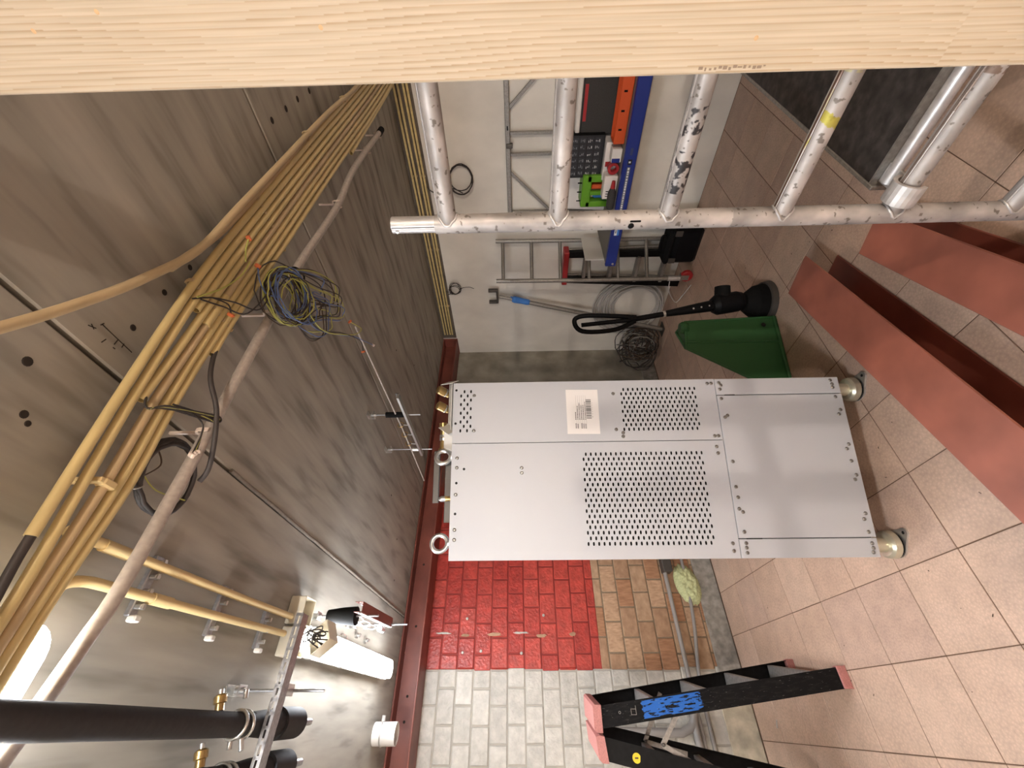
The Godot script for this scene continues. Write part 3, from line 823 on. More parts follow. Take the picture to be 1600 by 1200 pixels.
func scaffold():
	var o := thing("scaffold_section", "aluminium scaffold frame with welded rungs standing close behind the timber post", "scaffold", Vector3(-0.618, 0, -1.068))
	var R := 0.0254
	var wid := 0.75
	var ys := [1.789, 1.487, 1.19, 0.885, 0.59, 0.281]
	for s in 2:
		var x := s * wid
		var up := obj("upright", G.new().tube([Vector3(x, 0.02, 0), Vector3(x, 0.6, 0), Vector3(x, 1.2, 0), Vector3(x, 1.825, 0)], R, 24), dab_mat(0), o)
		obj("spigot", G.new().tube([Vector3(x, 1.80, 0), Vector3(x, 1.945, 0)], 0.0222, 24, true, false, 0.82), mats.alu, up)
		obj("spigot_groove", G.new().tube([Vector3(x + 0.004, 1.826, 0.0215), Vector3(x + 0.004, 1.944, 0.0215)], 0.0016, 6), mats.dark_steel, up)
		obj("pin", G.new().lathe([Vector2(0.005, 0), Vector2(0.004, 0.003), Vector2(0, 0.003)], Vector3(x - 0.008, 1.93, 0.0205), Vector3(-0.3, 0, 1), 10), mats.zinc, up)
		obj("foot_plate", G.new().lathe([Vector2(0.0, 0.022), Vector2(0.03, 0.02), Vector2(0.045, 0.006), Vector2(0.045, 0.0), Vector2(0.0, 0.0)], Vector3(x, 0, 0), Vector3.UP, 20), mats.black_matte, up)
	for i in 6:
		var g := G.new().tube([Vector3(0.0, ys[i], 0), Vector3(0.2, ys[i], 0), Vector3(0.4, ys[i], 0), Vector3(0.6, ys[i], 0), Vector3(wid, ys[i], 0)], 0.0235, 20, false)
		g.box(Vector3(wid / 2, ys[i] + 0.0215, 0.0), Vector3(wid - 0.04, 0.008, 0.016), 0.002)
		var rg := obj("rung", g, dab_mat(i), o)
		for s in [0.0255, wid - 0.0255]:
			var w := ring(Vector3(s, ys[i], 0), 0.0255, Vector3.RIGHT, 22, 1.0, 0.0012)
			for k in w.size():   # the weld follows the round of the upright
				var dz: float = w[k].z
				var bulge := sqrt(maxf(R * R - dz * dz, 0.0))
				w[k].x = bulge + 0.001 if s < 0.3 else wid - bulge - 0.001
			obj("weld", G.new().tube(w, 0.0035, 6, false, true), mats.alu, rg)
	# splash of black on the upright
	obj("bitumen_blob", G.new().lathe([Vector2(0.0, 0.004), Vector2(0.006, 0.003), Vector2(0.009, 0.0)], Vector3(-0.004, 1.29, 0.0245), Vector3(0, 0, 1), 9).box(Vector3(0.008, 1.28, 0.0235), Vector3(0.006, 0.03, 0.004), 0.0018), mats.black, o)
	# platform lying on the fifth rung, trapdoor deck in dark phenolic ply
	var p := thing("scaffold_platform", "dark plywood scaffold platform edged in aluminium, hooked onto a rung of the frame", "platform", Vector3(-0.603, 0, -1.15))
	var L := 1.8
	var pw := 0.62
	obj("deck", G.new().span(Vector3(0.012, 0.585, -L + 0.03), Vector3(pw - 0.012, 0.597, -0.035), 0.001), mats.ply, p)
	for s in [0.0, pw - 0.012]:
		obj("side_rail", G.new().span(Vector3(s, 0.53, -L), Vector3(s + 0.012, 0.60, -0.015), 0.002).span(Vector3(s - 0.012, 0.53, -L), Vector3(s + 0.022, 0.536, -0.02)), mats.alu_dull, p)
	obj("end_beam", G.new().tube([Vector3(0.03, 0.578, 0.0), Vector3(pw - 0.03, 0.578, 0.0)], 0.017, 16), mats.alu, p)
	obj("end_beam", G.new().span(Vector3(0.0, 0.545, -0.036), Vector3(pw, 0.598, -0.031)), mats.alu_dull, p)
	for x in [0.045, pw - 0.045]:
		var hk := G.new()
		var pts := []
		for k in 15:
			var a := deg_to_rad(-40 + 230.0 * k / 14)
			pts.append(Vector2(cos(a), sin(a)))
		var poly := PackedVector2Array()
		for q in pts: poly.append(Vector2(0.082 + q.x * 0.039, q.y * 0.039))
		for k in range(pts.size() - 1, -1, -1): poly.append(Vector2(0.082 + pts[k].x * 0.029, pts[k].y * 0.029))
		# lies across the rung: local x is world z
		hk.prism(poly, -0.026, 0.026, Transform3D(Basis(Vector3(0, 0, 1), Vector3(0, 1, 0), Vector3(-1, 0, 0)), Vector3(x, 0.59, 0.0)))
		hk.span(Vector3(x - 0.026, 0.57, -0.03), Vector3(x + 0.026, 0.58, 0.046), 0.002)
		obj("hook", hk, mats.alu, p)
	for z in [-0.7, -1.4]:
		obj("cross_member", G.new().span(Vector3(0.012, 0.54, z - 0.02), Vector3(pw - 0.012, 0.583, z + 0.02), 0.002), mats.alu_dull, p)

func timber_post():
	var o := thing("timber_post", "pale planed pine post filling the edge of the picture close to the camera", "post", Vector3(-0.1365, 0, -0.503))
	var st := SurfaceTool.new()
	st.begin(Mesh.PRIMITIVE_TRIANGLES)
	var w := 0.16
	var d := 0.07
	var b := 0.0025
	var prof := [Vector2(0, -d + b), Vector2(0, -b)]
	for k in 4:
		var a := PI - (k + 1) * PI / 10
		prof.append(Vector2(b + cos(a) * b, -b + sin(a) * b))
	prof.append(Vector2(b, 0)); prof.append(Vector2(w - b, 0)); prof.append(Vector2(w, -b)); prof.append(Vector2(w, -d + b)); prof.append(Vector2(w - b, -d)); prof.append(Vector2(b, -d)); prof.append(Vector2(0, -d + b))
	var g := G.new()
	var run := 0.0
	for i in prof.size() - 1:
		var p: Vector2 = prof[i]
		var q: Vector2 = prof[i + 1]
		var e := (q - p).normalized()
		var n := Vector3(-e.y, 0, e.x)
		var n3 := Vector3(n.x, 0, n.z)
		var u0 := run * 2.6
		run += (q - p).length()
		var u1 := run * 2.6
		var a := Vector3(p.x, 0, p.y); var c := Vector3(q.x, 0, q.y)
		var t := Vector3(0, CEIL - 0.001, 0)
		var v := 1.9
		g.tri(a, c, c + t, n3, n3, n3, Vector2(u0, v), Vector2(u1, v), Vector2(u1, 0))
		g.tri(a, c + t, a + t, n3, n3, n3, Vector2(u0, v), Vector2(u1, 0), Vector2(u0, 0))
	obj("timber", g, mats.wood, o)
	for q in [[0.062, 1.98], [0.046, 1.78], [0.05, 2.05], [0.028, 1.37]]:
		obj("dent", G.new().lathe([Vector2(0.0022, 0.0), Vector2(0.0012, 0.0004), Vector2(0.0, 0.0004)], Vector3(q[0], q[1], 0.0), Vector3(0, 0, 1), 8), mats.dent, o)
	var sm := G.new()
	for k in 14:
		sm.box(Vector3(0.0055 + rng.randf_range(-0.001, 0.001), 1.415 - k * 0.0048, 0.0001), Vector3(rng.randf_range(0.001, 0.003), rng.randf_range(0.0015, 0.0045), 0.0004))
	obj("pencil_smudge", sm, mats.pencil, o)

# ------------------------------------------------------------------ red channels on the floor
func channel(label: String, at: Vector3, turn: float, l: float, w: float, h: float):   # local: length runs along +z from the far end, top face up, open side towards +x
	var o := thing("steel_channel", label, "steel profile", at, turn, "")
	var t := 0.009
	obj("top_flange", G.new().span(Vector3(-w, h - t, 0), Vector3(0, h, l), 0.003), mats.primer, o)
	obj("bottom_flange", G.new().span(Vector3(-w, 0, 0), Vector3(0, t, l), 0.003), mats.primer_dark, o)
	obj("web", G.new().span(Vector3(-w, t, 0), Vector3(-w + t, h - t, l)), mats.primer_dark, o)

func floor_channels():
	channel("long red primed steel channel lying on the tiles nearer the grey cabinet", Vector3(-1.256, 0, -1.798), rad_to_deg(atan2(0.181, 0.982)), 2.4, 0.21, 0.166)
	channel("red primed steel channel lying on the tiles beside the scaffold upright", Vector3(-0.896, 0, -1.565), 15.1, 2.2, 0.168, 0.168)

# ------------------------------------------------------------------ conduits under the ceiling
func saddle(x: float, y: float, z: float, r: float, stem := true) -> G:   # clip that holds a pipe running along z
	var g := G.new()
	g.box(Vector3(x, y + r + 0.004, z), Vector3(r * 2.0, 0.008, 0.014), 0.002)
	for s in [-1, 1]:
		g.box(Vector3(x + s * (r + 0.0012), y + 0.001, z), Vector3(0.0025, r * 1.9, 0.012), 0.001)
	if stem: g.box(Vector3(x, (y + r + CEIL) / 2, z), Vector3(0.007, CEIL - y - r, 0.007))
	return g

func conduit_run(label: String, pts: Array, m: Material, clips: Array, r := 0.0097, group := "yellow conduits running side by side under the ceiling") -> Node3D:
	var o := thing("conduit", label, "conduit", Vector3.ZERO, 0.0, group)
	var path := smooth(pts, 5)
	obj("pipe", G.new().tube(path, r, 16, true, false, 0.82), m, o)
	for z in clips:
		for i in path.size() - 1:
			var a: Vector3 = path[i]
			var b: Vector3 = path[i + 1]
			if (a.z - z) * (b.z - z) <= 0.0 and absf(a.z - b.z) > 1e-5:
				var p := a.lerp(b, (z - a.z) / (b.z - a.z))
				obj("clip", saddle(p.x, p.y, z, r, false), mats.conduit_old, o)
				break
	return o

func conduits():
	var h := 2.42
	var cl := [-0.86, -1.28, -1.78, -2.3, -2.85]
	var far := [-0.712, -0.735, -0.758, -0.782, -0.806, -0.83, -0.854, -0.878]
	var mid := [-0.652, -0.675, -0.699, -0.722, -0.746, -0.768, -0.791, -0.816]
	var nearx := [-0.642, -0.6675, -0.6897, -0.7113, -0.7374, -0.7566, -0.7795, -0.7977]
	var names := [
		"outermost yellow conduit of the bundle, a black cable coming out of its near end",
		"second yellow conduit of the bundle, running on past the glowing lamp",
		"short yellow conduit of the bundle cut off where loose wires hang out",
		"yellow conduit of the bundle ending in an open mouth with black wires",
		"brownish yellow conduit with a bracket in the middle of the bundle",
		"yellow conduit next to the brownish one, running on past the glowing lamp overhead",
		"innermost yellow conduit of the bundle to pass the glowing lamp",
		"yellow conduit of the bundle cut off with a black cable drooping out of it"]
	for i in 8:
		var pts := [Vector3(far[i] - 0.014, h, WB + 0.03), Vector3(far[i], h, -2.75), Vector3(mid[i] - 0.02, h, -1.85), Vector3(mid[i], h, -1.30), Vector3(nearx[i], h, -0.90)]
		if i == 0: pts += [Vector3(-0.658, h, -0.55), Vector3(-0.681, h, -0.238)]
		elif i == 1: pts += [Vector3(-0.685, h, -0.55), Vector3(-0.703, h, -0.35), Vector3(-0.722, h, -0.13), Vector3(-0.726, h, 0.2), Vector3(-0.73, h, 0.8)]
		elif i == 2: pts += [Vector3(-0.6885, h, -0.81)]
		elif i == 3: pts += [Vector3(-0.709, h, -0.7), Vector3(-0.703, h, -0.537)]
		elif i == 4: pts += [Vector3(-0.732, h, -0.6), Vector3(-0.742, h, -0.369), Vector3(-0.742, h, -0.134), Vector3(-0.746, h, 0.2), Vector3(-0.75, h, 0.8)]
		elif i == 5: pts += [Vector3(-0.757, h, -0.6), Vector3(-0.768, h, -0.382), Vector3(-0.760, h, -0.137), Vector3(-0.766, h, 0.2), Vector3(-0.77, h, 0.8)]
		elif i == 6: pts += [Vector3(-0.778, h, -0.6), Vector3(-0.791, h, -0.39), Vector3(-0.778, h, -0.141), Vector3(-0.786, h, 0.2), Vector3(-0.79, h, 0.8)]
		else: pts += [Vector3(-0.799, h, -0.758)]
		var c := conduit_run(names[i], pts, mats.conduit_old if i == 4 else mats.conduit, cl)
		if i == 4:
			obj("bracket", G.new().box(Vector3(-0.742, h - 0.004, -0.36), Vector3(0.03, 0.022, 0.016), 0.003).box(Vector3(-0.725, h + 0.03, -0.36), Vector3(0.012, 0.085, 0.012), 0.002), mats.conduit_pale, c)
			obj("coupling", G.new().tube([Vector3(-0.733, h, -0.80), Vector3(-0.7365, h, -0.92)], 0.0125, 14), mats.conduit, c)
	conduit_run("short yellow conduit at the far inner edge of the bundle, ending before the others", [Vector3(-0.90, h, WB + 0.03), Vector3(-0.895, h, -2.9), Vector3(-0.878, h, -2.195)], mats.conduit, [-2.3, -2.85])
	conduit_run("lone yellow conduit sweeping away from the bundle across the ceiling joint", [Vector3(-0.735, h - 0.006, WB + 0.03), Vector3(-0.70, h - 0.006, -2.6), Vector3(-0.654, h - 0.006, -2.05), Vector3(-0.625, h - 0.008, -1.52), Vector3(-0.604, h - 0.01, -1.15), Vector3(-0.592, h - 0.01, -0.93), Vector3(-0.546, h - 0.006, -0.756), Vector3(-0.506, h, -0.639), Vector3(-0.438, h, -0.483), Vector3(-0.34, h, -0.3), Vector3(-0.2, h, -0.05)], mats.conduit_old, [-1.78, -2.3])
	conduit_run("cut yellow conduit ending just where the lone conduit leaves the bundle", [Vector3(-0.75, h + 0.008, WB + 0.03), Vector3(-0.712, h + 0.008, -2.7), Vector3(-0.666, h + 0.008, -1.9), Vector3(-0.641, h + 0.008, -1.35), Vector3(-0.622, h + 0.012, -1.05), Vector3(-0.583, h + 0.012, -0.84)], mats.conduit_old, [])
	var sl := thing("cable", "black cable leaving the outermost yellow conduit overhead", "cable")
	obj("sheath", G.new().tube(smooth([Vector3(-0.68, h, -0.26), Vector3(-0.685, h, -0.20), Vector3(-0.70, h, -0.10), Vector3(-0.73, h, 0.15), Vector3(-0.74, h, 0.5)]), 0.0075, 12), mats.cable, sl)
	for i in 5:
		var z: float = cl[i]
		var x0: float = [-0.66, -0.67, -0.685, -0.705, -0.735][i]
		var rail := thing("conduit_rail", ["first support rail above the yellow bundle, next to the cut ends", "second support rail above the yellow bundle", "third support rail above the yellow bundle", "fourth support rail above the yellow bundle", "last support rail above the yellow bundle, nearest the back wall"][i], "bracket", Vector3.ZERO, 0.0, "support rails above the conduit bundle")
		obj("rail", G.new().span(Vector3(x0 - 0.135, 2.438, z - 0.006), Vector3(x0 + 0.005, 2.446, z + 0.006)).span(Vector3(x0 - 0.07, 2.446, z - 0.004), Vector3(x0 - 0.062, CEIL - 0.0005, z + 0.004)), mats.conduit_old, rail)
	# pale grey pipe beside the bundle
	var gp := thing("plastic_pipe", "pale grey plastic pipe bowing along the ceiling between the bundle and the hangers", "pipe")
	var path := smooth([Vector3(-0.75, 2.40, 0.9), Vector3(-0.80, 2.40, 0.25), Vector3(-0.846, 2.40, 0.0), Vector3(-0.866, 2.40, -0.112), Vector3(-0.881, 2.40, -0.219), Vector3(-0.889, 2.40, -0.55), Vector3(-0.892, 2.40, -0.9), Vector3(-0.902, 2.405, -1.31), Vector3(-0.945, 2.41, -1.80), Vector3(-0.93, 2.41, -2.14), Vector3(-0.99, 2.42, -2.76)], 6)
	obj("pipe", G.new().tube(path, 0.0145, 18, true, false, 0.8), mats.grey_pipe, gp)
	for q in [[-0.893, 2.40, -1.02], [-0.943, 2.41, -1.82], [-0.965, 2.415, -2.45], [-0.99, 2.42, -2.72], [-0.888, 2.40, -0.57]]:
		obj("clip", saddle(q[0], q[1], q[2], 0.0145), mats.connector_clear, gp)
	obj("end_socket", G.new().tube([Vector3(-0.99, 2.42, -2.74), Vector3(-1.0, 2.425, -2.83)], 0.018, 14), mats.black_matte, gp)
	# conduits along the top of the back wall
	var heights := [2.462, 2.432, 2.392, 2.366]
	var which := ["uppermost of the four yellow conduits along the top of the back wall", "second from the top of the yellow conduits along the back wall", "third from the top of the yellow conduits along the back wall", "lowest of the four yellow conduits along the top of the back wall"]
	for i in 4:
		var o := thing("conduit", which[i], "conduit", Vector3.ZERO, 0.0, "yellow conduits along the back wall")
		var y: float = heights[i]
		var z := WB + 0.026
		obj("pipe", G.new().tube([Vector3(-3.42, y + (0.0 if i < 2 else 0.01), z), Vector3(-2.2, y, z), Vector3(-1.0, y, z), Vector3(0.6, y, z)], 0.0095, 12), mats.conduit, o)
		for x in [-3.0, -2.3, -1.6, -0.9, -0.2, 0.4]:
			obj("clip", G.new().box(Vector3(x, y, z - 0.013), Vector3(0.016, 0.022, 0.024), 0.002), mats.conduit_old, o)
	# two conduits that turn off towards the lamp, with their rails and junction boxes
	var A := thing("conduit", "yellow conduit running straight off the bundle to the further junction box", "conduit", Vector3.ZERO, 0.0, "yellow conduits feeding the junction boxes")
	obj("pipe", G.new().tube([Vector3(-0.775, 2.468, -0.281), Vector3(-1.0, 2.468, -0.284), Vector3(-1.4, 2.468, -0.29), Vector3(-1.735, 2.468, -0.297)], 0.0105, 16), mats.conduit_pale, A)
	obj("coupling", G.new().tube([Vector3(-0.86, 2.468, -0.281), Vector3(-0.93, 2.468, -0.282)], 0.0125, 16), mats.conduit_pale, A)
	var Bc := thing("conduit", "yellow conduit curving off the bundle to the nearer junction box", "conduit", Vector3.ZERO, 0.0, "yellow conduits feeding the junction boxes")
	obj("pipe", G.new().tube(smooth([Vector3(-0.80, 2.455, -0.14), Vector3(-0.815, 2.465, -0.185), Vector3(-0.86, 2.468, -0.211), Vector3(-0.97, 2.468, -0.217), Vector3(-1.29, 2.468, -0.226), Vector3(-1.72, 2.468, -0.24)]), 0.0105, 16), mats.conduit_pale, Bc)
	obj("coupling", G.new().tube([Vector3(-1.05, 2.468, -0.219), Vector3(-1.115, 2.468, -0.221)], 0.013, 16), mats.conduit_pale, Bc)
	for i in 3:
		var x: float = [-1.04, -1.33, -1.60][i]
		var rl := thing("conduit_rail", ["clip rail across the two conduits beside the pale grey pipe", "clip rail across the two conduits halfway to the junction boxes", "clip rail across the two conduits next to the junction boxes"][i], "bracket", Vector3(x, 0, -0.25), 0.0, "clip rails under the ceiling")
		obj("rail", G.new().span(Vector3(-0.012, CEIL - 0.014, -0.06), Vector3(0.012, CEIL - 0.0005, 0.07), 0.002), mats.steel, rl)
		for k in 4:
			obj("saddle", G.new().box(Vector3(0, CEIL - 0.022, -0.045 + k * 0.032), Vector3(0.018, 0.016, 0.01), 0.002).box(Vector3(0.004, CEIL - 0.032, -0.045 + k * 0.032), Vector3(0.008, 0.006, 0.012), 0.001), mats.zinc, rl)
		obj("end_hook", G.new().box(Vector3(0, CEIL - 0.02, 0.075), Vector3(0.02, 0.022, 0.014), 0.003), mats.white_plastic, rl)
	var jl := ["further of the two open cream junction boxes on the ceiling", "nearer of the two open cream junction boxes on the ceiling"]
	for i in 2:
		var jb := thing("junction_box", jl[i], "box", Vector3(-1.80, 0, [-0.325, -0.222][i]), 0.0, "open cream junction boxes")
		var s := 0.045
		var g := G.new().span(Vector3(-s, CEIL - 0.006, -s), Vector3(s, CEIL - 0.001, s))
		for q in [-1, 1]:
			g.span(Vector3(q * s - 0.002, CEIL - 0.06, -s), Vector3(q * s + 0.002, CEIL - 0.002, s), 0.001)
			g.span(Vector3(-s, CEIL - 0.06, q * s - 0.002), Vector3(s, CEIL - 0.002, q * s + 0.002), 0.001)
		obj("body", g, mats.box_plastic, jb)
		obj("terminal", G.new().box(Vector3(0.005, CEIL - 0.012, 0.0), Vector3(0.05, 0.01, 0.03), 0.002), mats.cable_brown, jb)
		obj("wire", G.new().tube(smooth([Vector3(-0.02, CEIL - 0.01, 0.01), Vector3(0.0, CEIL - 0.05, 0.02), Vector3(0.02, CEIL - 0.03, -0.01), Vector3(0.025, CEIL - 0.012, 0.0)]), 0.002, 6), mats.cable, jb)
	# the box that hangs open below the lamp's end
	var hb := thing("open_junction_box", "grey open junction box full of black wires hanging under the end of the lamp", "box", Vector3(-1.86, 2.36, -0.235), 24.0)
	hb.rotation_degrees = Vector3(28, 24, -62)
	hb.scale = Vector3.ONE * 0.85
	var g2 := G.new().span(Vector3(-0.05, -0.002, -0.05), Vector3(0.05, 0.002, 0.05))
	for q in [-1, 1]:
		g2.span(Vector3(q * 0.05 - 0.002, 0, -0.05), Vector3(q * 0.05 + 0.002, 0.055, 0.05), 0.001)
		g2.span(Vector3(-0.05, 0, q * 0.05 - 0.002), Vector3(0.05, 0.055, q * 0.05 + 0.002), 0.001)
	obj("body", g2, mats.box_plastic, hb)
	for k in 6:
		var a := rng.randf_range(-0.035, 0.035)
		obj("wire", G.new().tube(smooth([Vector3(a, 0.01, rng.randf_range(-0.03, 0.03)), Vector3(a * 0.5, 0.075 + 0.006 * k, rng.randf_range(-0.04, 0.04)), Vector3(-a, 0.05, rng.randf_range(-0.03, 0.03)), Vector3(0.02 * k - 0.05, 0.09, 0.0), Vector3(0.03 - 0.01 * k, 0.128, 0.0)]), 0.0028, 6), mats.cable, hb)

# ------------------------------------------------------------------ loose wiring
func connector(p: Node, at: Vector3, m: Material):
	var b := Basis(Vector3(rng.randf(), rng.randf(), rng.randf()).normalized(), rng.randf() * 3.0)
	obj("connector", G.new().box(at, Vector3(0.017, 0.012, 0.009), 0.002, b), m, p)

func ceiling_wires():
	var o := thing("wire_bundle", "coil of blue, yellow-green and black wires hanging from the grey ceiling pipe", "wires")
	var c := Vector3(-0.855, 2.345, -1.065)
	var cols := ["cable_blue", "cable_green", "cable", "cable_brown", "cable_blue", "cable_green", "cable", "cable_grey", "cable_blue", "cable_green", "cable", "cable_brown"]
	for i in 24:
		var m: Material = mats[cols[i % 12]]
		var rr := rng.randf_range(0.062, 0.094)
		var ax := Vector3(rng.randf_range(-0.45, 0.05), 1, rng.randf_range(-0.25, 0.25))
		obj("wire_loop", G.new().tube(ring(c + Vector3(rng.randf_range(-0.012, 0.012), rng.randf_range(-0.022, 0.022), rng.randf_range(-0.012, 0.012)), rr, ax, 26, rng.randf_range(0.8, 1.05), 0.0025), 0.0021, 6, false, true), m, o)
	var dir := Vector3(-0.74, 0, -0.67)
	var side := Vector3(0.67, 0, -0.74)
	for i in 18:   # the longer loops that trail away along the ceiling
		var m: Material = mats[cols[(i * 5 + 1) % 12]]
		var e := rng.randf_range(0.18, 0.43)
		var w := rng.randf_range(0.03, 0.085)
		var o1 := rng.randf_range(-0.06, 0.07)
		obj("wire_loop", G.new().tube(smooth([c + side * -0.07, c + dir * 0.05 + side * -0.09, c + dir * e * 0.6 + side * (o1 - w) + Vector3.UP * rng.randf_range(-0.01, 0.03), c + dir * e * 0.95 + side * (o1 - w * 0.7), c + dir * e + side * o1, c + dir * e * 0.92 + side * (o1 + w * 0.8) + Vector3.UP * rng.randf_range(-0.02, 0.01), c + dir * e * 0.5 + side * (o1 + w), c + side * 0.085, c + dir * -0.05 + side * 0.07]), 0.002, 6), m, o)
	var tails := [
		[[c + Vector3(-0.03, 0, -0.05), Vector3(-1.02, 2.34, -1.10), Vector3(-1.18, 2.335, -1.22), Vector3(-1.30, 2.335, -1.33), Vector3(-1.40, 2.335, -1.40), Vector3(-1.50, 2.335, -1.47)], "cable_blue", "connector_clear"],
		[[c + Vector3(-0.04, 0, -0.05), Vector3(-1.04, 2.335, -1.11), Vector3(-1.19, 2.33, -1.24), Vector3(-1.31, 2.33, -1.33), Vector3(-1.37, 2.33, -1.36), Vector3(-1.41, 2.33, -1.34)], "cable", "connector"],
		[[c + Vector3(-0.02, 0, -0.06), Vector3(-1.05, 2.33, -1.12), Vector3(-1.22, 2.33, -1.26), Vector3(-1.31, 2.33, -1.36), Vector3(-1.33, 2.33, -1.41), Vector3(-1.28, 2.33, -1.38), Vector3(-1.22, 2.33, -1.34)], "cable_green", "connector"],
		[[c + Vector3(0.07, 0, 0.02), Vector3(-0.80, 2.36, -0.94), Vector3(-0.74, 2.385, -0.90), Vector3(-0.69, 2.40, -0.86), Vector3(-0.655, 2.41, -0.815)], "cable", ""],
		[[c + Vector3(0.07, 0, 0.04), Vector3(-0.78, 2.37, -0.90), Vector3(-0.72, 2.39, -0.86), Vector3(-0.67, 2.405, -0.83)], "cable", ""],
		[[Vector3(-0.655, 2.40, -0.82), Vector3(-0.69, 2.39, -0.90), Vector3(-0.71, 2.385, -0.98), Vector3(-0.705, 2.38, -1.04)], "cable_green", ""],
		[[c + Vector3(0.05, 0.0, 0.06), Vector3(-0.79, 2.36, -1.0), Vector3(-0.755, 2.37, -1.02), Vector3(-0.735, 2.38, -1.06)], "cable_blue", "connector"],
		[[Vector3(-0.69, 2.40, -0.86), Vector3(-0.73, 2.39, -0.88), Vector3(-0.75, 2.385, -0.86)], "cable", "connector"],
		[[Vector3(-0.692, 2.378, -1.02), Vector3(-0.676, 2.385, -1.06), Vector3(-0.667, 2.388, -1.10)], "cable_green", "connector"]]
	for q in tails:
		obj("wire_tail", G.new().tube(smooth(q[0]), 0.0022, 6), mats[q[1]], o)
		if q[2]: connector(o, q[0][-1], mats[q[2]])
	obj("clip", G.new().tube([Vector3(-0.899, 2.4035, -1.23), Vector3(-0.901, 2.4045, -1.265)], 0.019, 14), mats.black_matte, o)
	obj("tie", G.new().tube(ring(Vector3(-0.895, 2.375, -1.21), 0.022, Vector3(1, 0, 0.4), 16), 0.003, 6, false, true), mats.black_matte, o)
	# black cable from the cut inner conduit, looped by the grey pipe
	var k := thing("looped_cable", "black cable from the cut conduit coiled in one wide loop by the grey pipe", "cable")
	obj("drop", G.new().tube(smooth([Vector3(-0.799, 2.42, -0.80), Vector3(-0.80, 2.412, -0.745), Vector3(-0.81, 2.395, -0.68), Vector3(-0.85, 2.375, -0.617), Vector3(-0.893, 2.375, -0.55), Vector3(-0.93, 2.385, -0.49), Vector3(-0.94, 2.40, -0.46)]), 0.0062, 10), mats.cable, k)
	for i in 3:
		obj("loop", G.new().tube(ring(Vector3(-0.888, 2.432 + 0.004 * i, -0.444 - 0.003 * i), 0.081 + 0.003 * i, Vector3(0.03, 1, 0.02), 30, 0.97, 0.0015), 0.0055, 10, false, true), mats.cable, k)
	obj("stray_wire", G.new().tube(smooth([Vector3(-0.815, 2.43, -0.42), Vector3(-0.87, 2.43, -0.405), Vector3(-0.96, 2.43, -0.42)]), 0.0016, 6), mats.cable_green, k)
	obj("stray_wire", G.new().tube(smooth([Vector3(-0.82, 2.43, -0.48), Vector3(-0.835, 2.42, -0.45), Vector3(-0.815, 2.43, -0.41)]), 0.0018, 6), mats.cable_brown, k)
	obj("tie", G.new().tube(ring(Vector3(-0.824, 2.436, -0.392), 0.012, Vector3(1, 0, -1), 12), 0.0018, 6, false, true), mats.cable_grey, k)
	# wires from the open mouthed conduit to the grey pipe
	var w := thing("wire_bundle", "black and yellow-green wires pulled from the open conduit across to the grey pipe", "wires")
	for i in 6:
		var e := rng.randf_range(-0.006, 0.006)
		obj("wire", G.new().tube(smooth([Vector3(-0.704, 2.418, -0.56), Vector3(-0.706 + e, 2.40, -0.52), Vector3(-0.73, 2.392 + e, -0.535 + e), Vector3(-0.79, 2.385, -0.565 + e), Vector3(-0.868, 2.38 + e, -0.60 + e), Vector3(-0.876, 2.38 + e, -0.593), Vector3(-0.82, 2.384, -0.572 + e * 2), Vector3(-0.75, 2.39, -0.548 + e * 2)]), 0.0022, 6), mats.cable_green if i == 2 else mats.cable, w)
	for i in 3:
		var e := Vector3(-0.862 + 0.004 * i, 2.378, -0.50 + 0.007 * i)
		obj("wire", G.new().tube(smooth([Vector3(-0.80, 2.382, -0.57), Vector3(-0.84, 2.38, -0.565), Vector3(-0.852, 2.379, -0.54), e]), 0.002, 6), mats.cable_green if i == 1 else mats.cable, w)
		connector(w, e, mats.connector_clear)

# ------------------------------------------------------------------ hangers, rails and pipes
func rod(o: Node, x: float, z: float, y0: float, called := "threaded_rod"):
	var r := obj(called, G.new().tube([Vector3(x, y0, z), Vector3(x, CEIL - 0.02, z)], 0.0042, 10), mats.steel, o)
	obj("anchor_bracket", G.new().box(Vector3(x, CEIL - 0.003, z), Vector3(0.045, 0.005, 0.03), 0.001).box(Vector3(x, CEIL - 0.04, z), Vector3(0.045, 0.004, 0.03), 0.001).box(Vector3(x - 0.021, CEIL - 0.021, z), Vector3(0.003, 0.04, 0.028)).lathe([Vector2(0, -0.034), Vector2(0.009, -0.034), Vector2(0.009, -0.02), Vector2(0, -0.02)], Vector3(x, CEIL, z), Vector3.UP, 6).lathe([Vector2(0, -0.05), Vector2(0.009, -0.05), Vector2(0.009, -0.042), Vector2(0, -0.042)], Vector3(x, CEIL, z), Vector3.UP, 6), mats.zinc, r)

func strut_mesh(a: Vector3, b: Vector3, w: float, h: float, lip := 0.008) -> G:   # C rail, open side up, with slots in its flanks
	var g := G.new()
	var d := (b - a)
	var l := d.length()
	var t := 0.002
	var mid := (a + b) * 0.5
	var z := d.normalized()
	var x := Vector3.UP.cross(z).normalized()
	var bs := Basis(x, Vector3.UP, z)
	g.box(mid + Vector3.UP * (-h / 2 + t / 2), Vector3(w, t, l), 0.0006, bs)
	for s in [-1, 1]:
		var n := int(l / 0.03)
		for k in n + 1:
			var f := (float(k) / n - 0.5) * (l - 0.006)
			g.box(mid + x * s * (w / 2) + z * f, Vector3(t, h, 0.008), 0.0, bs)
		g.box(mid + x * s * (w / 2) + Vector3.UP * (h / 2 - lip / 2), Vector3(t, lip, l), 0.0, bs)
		g.box(mid + x * s * (w / 2) + Vector3.UP * (-h / 2 + lip / 2), Vector3(t, lip, l), 0.0, bs)
	return g

func p_clamp(c: Vector3, axis: Vector3, r: float) -> G:
	var g := G.new().tube(ring(c, r, axis, 18), 0.003, 6, false, true)
	return g

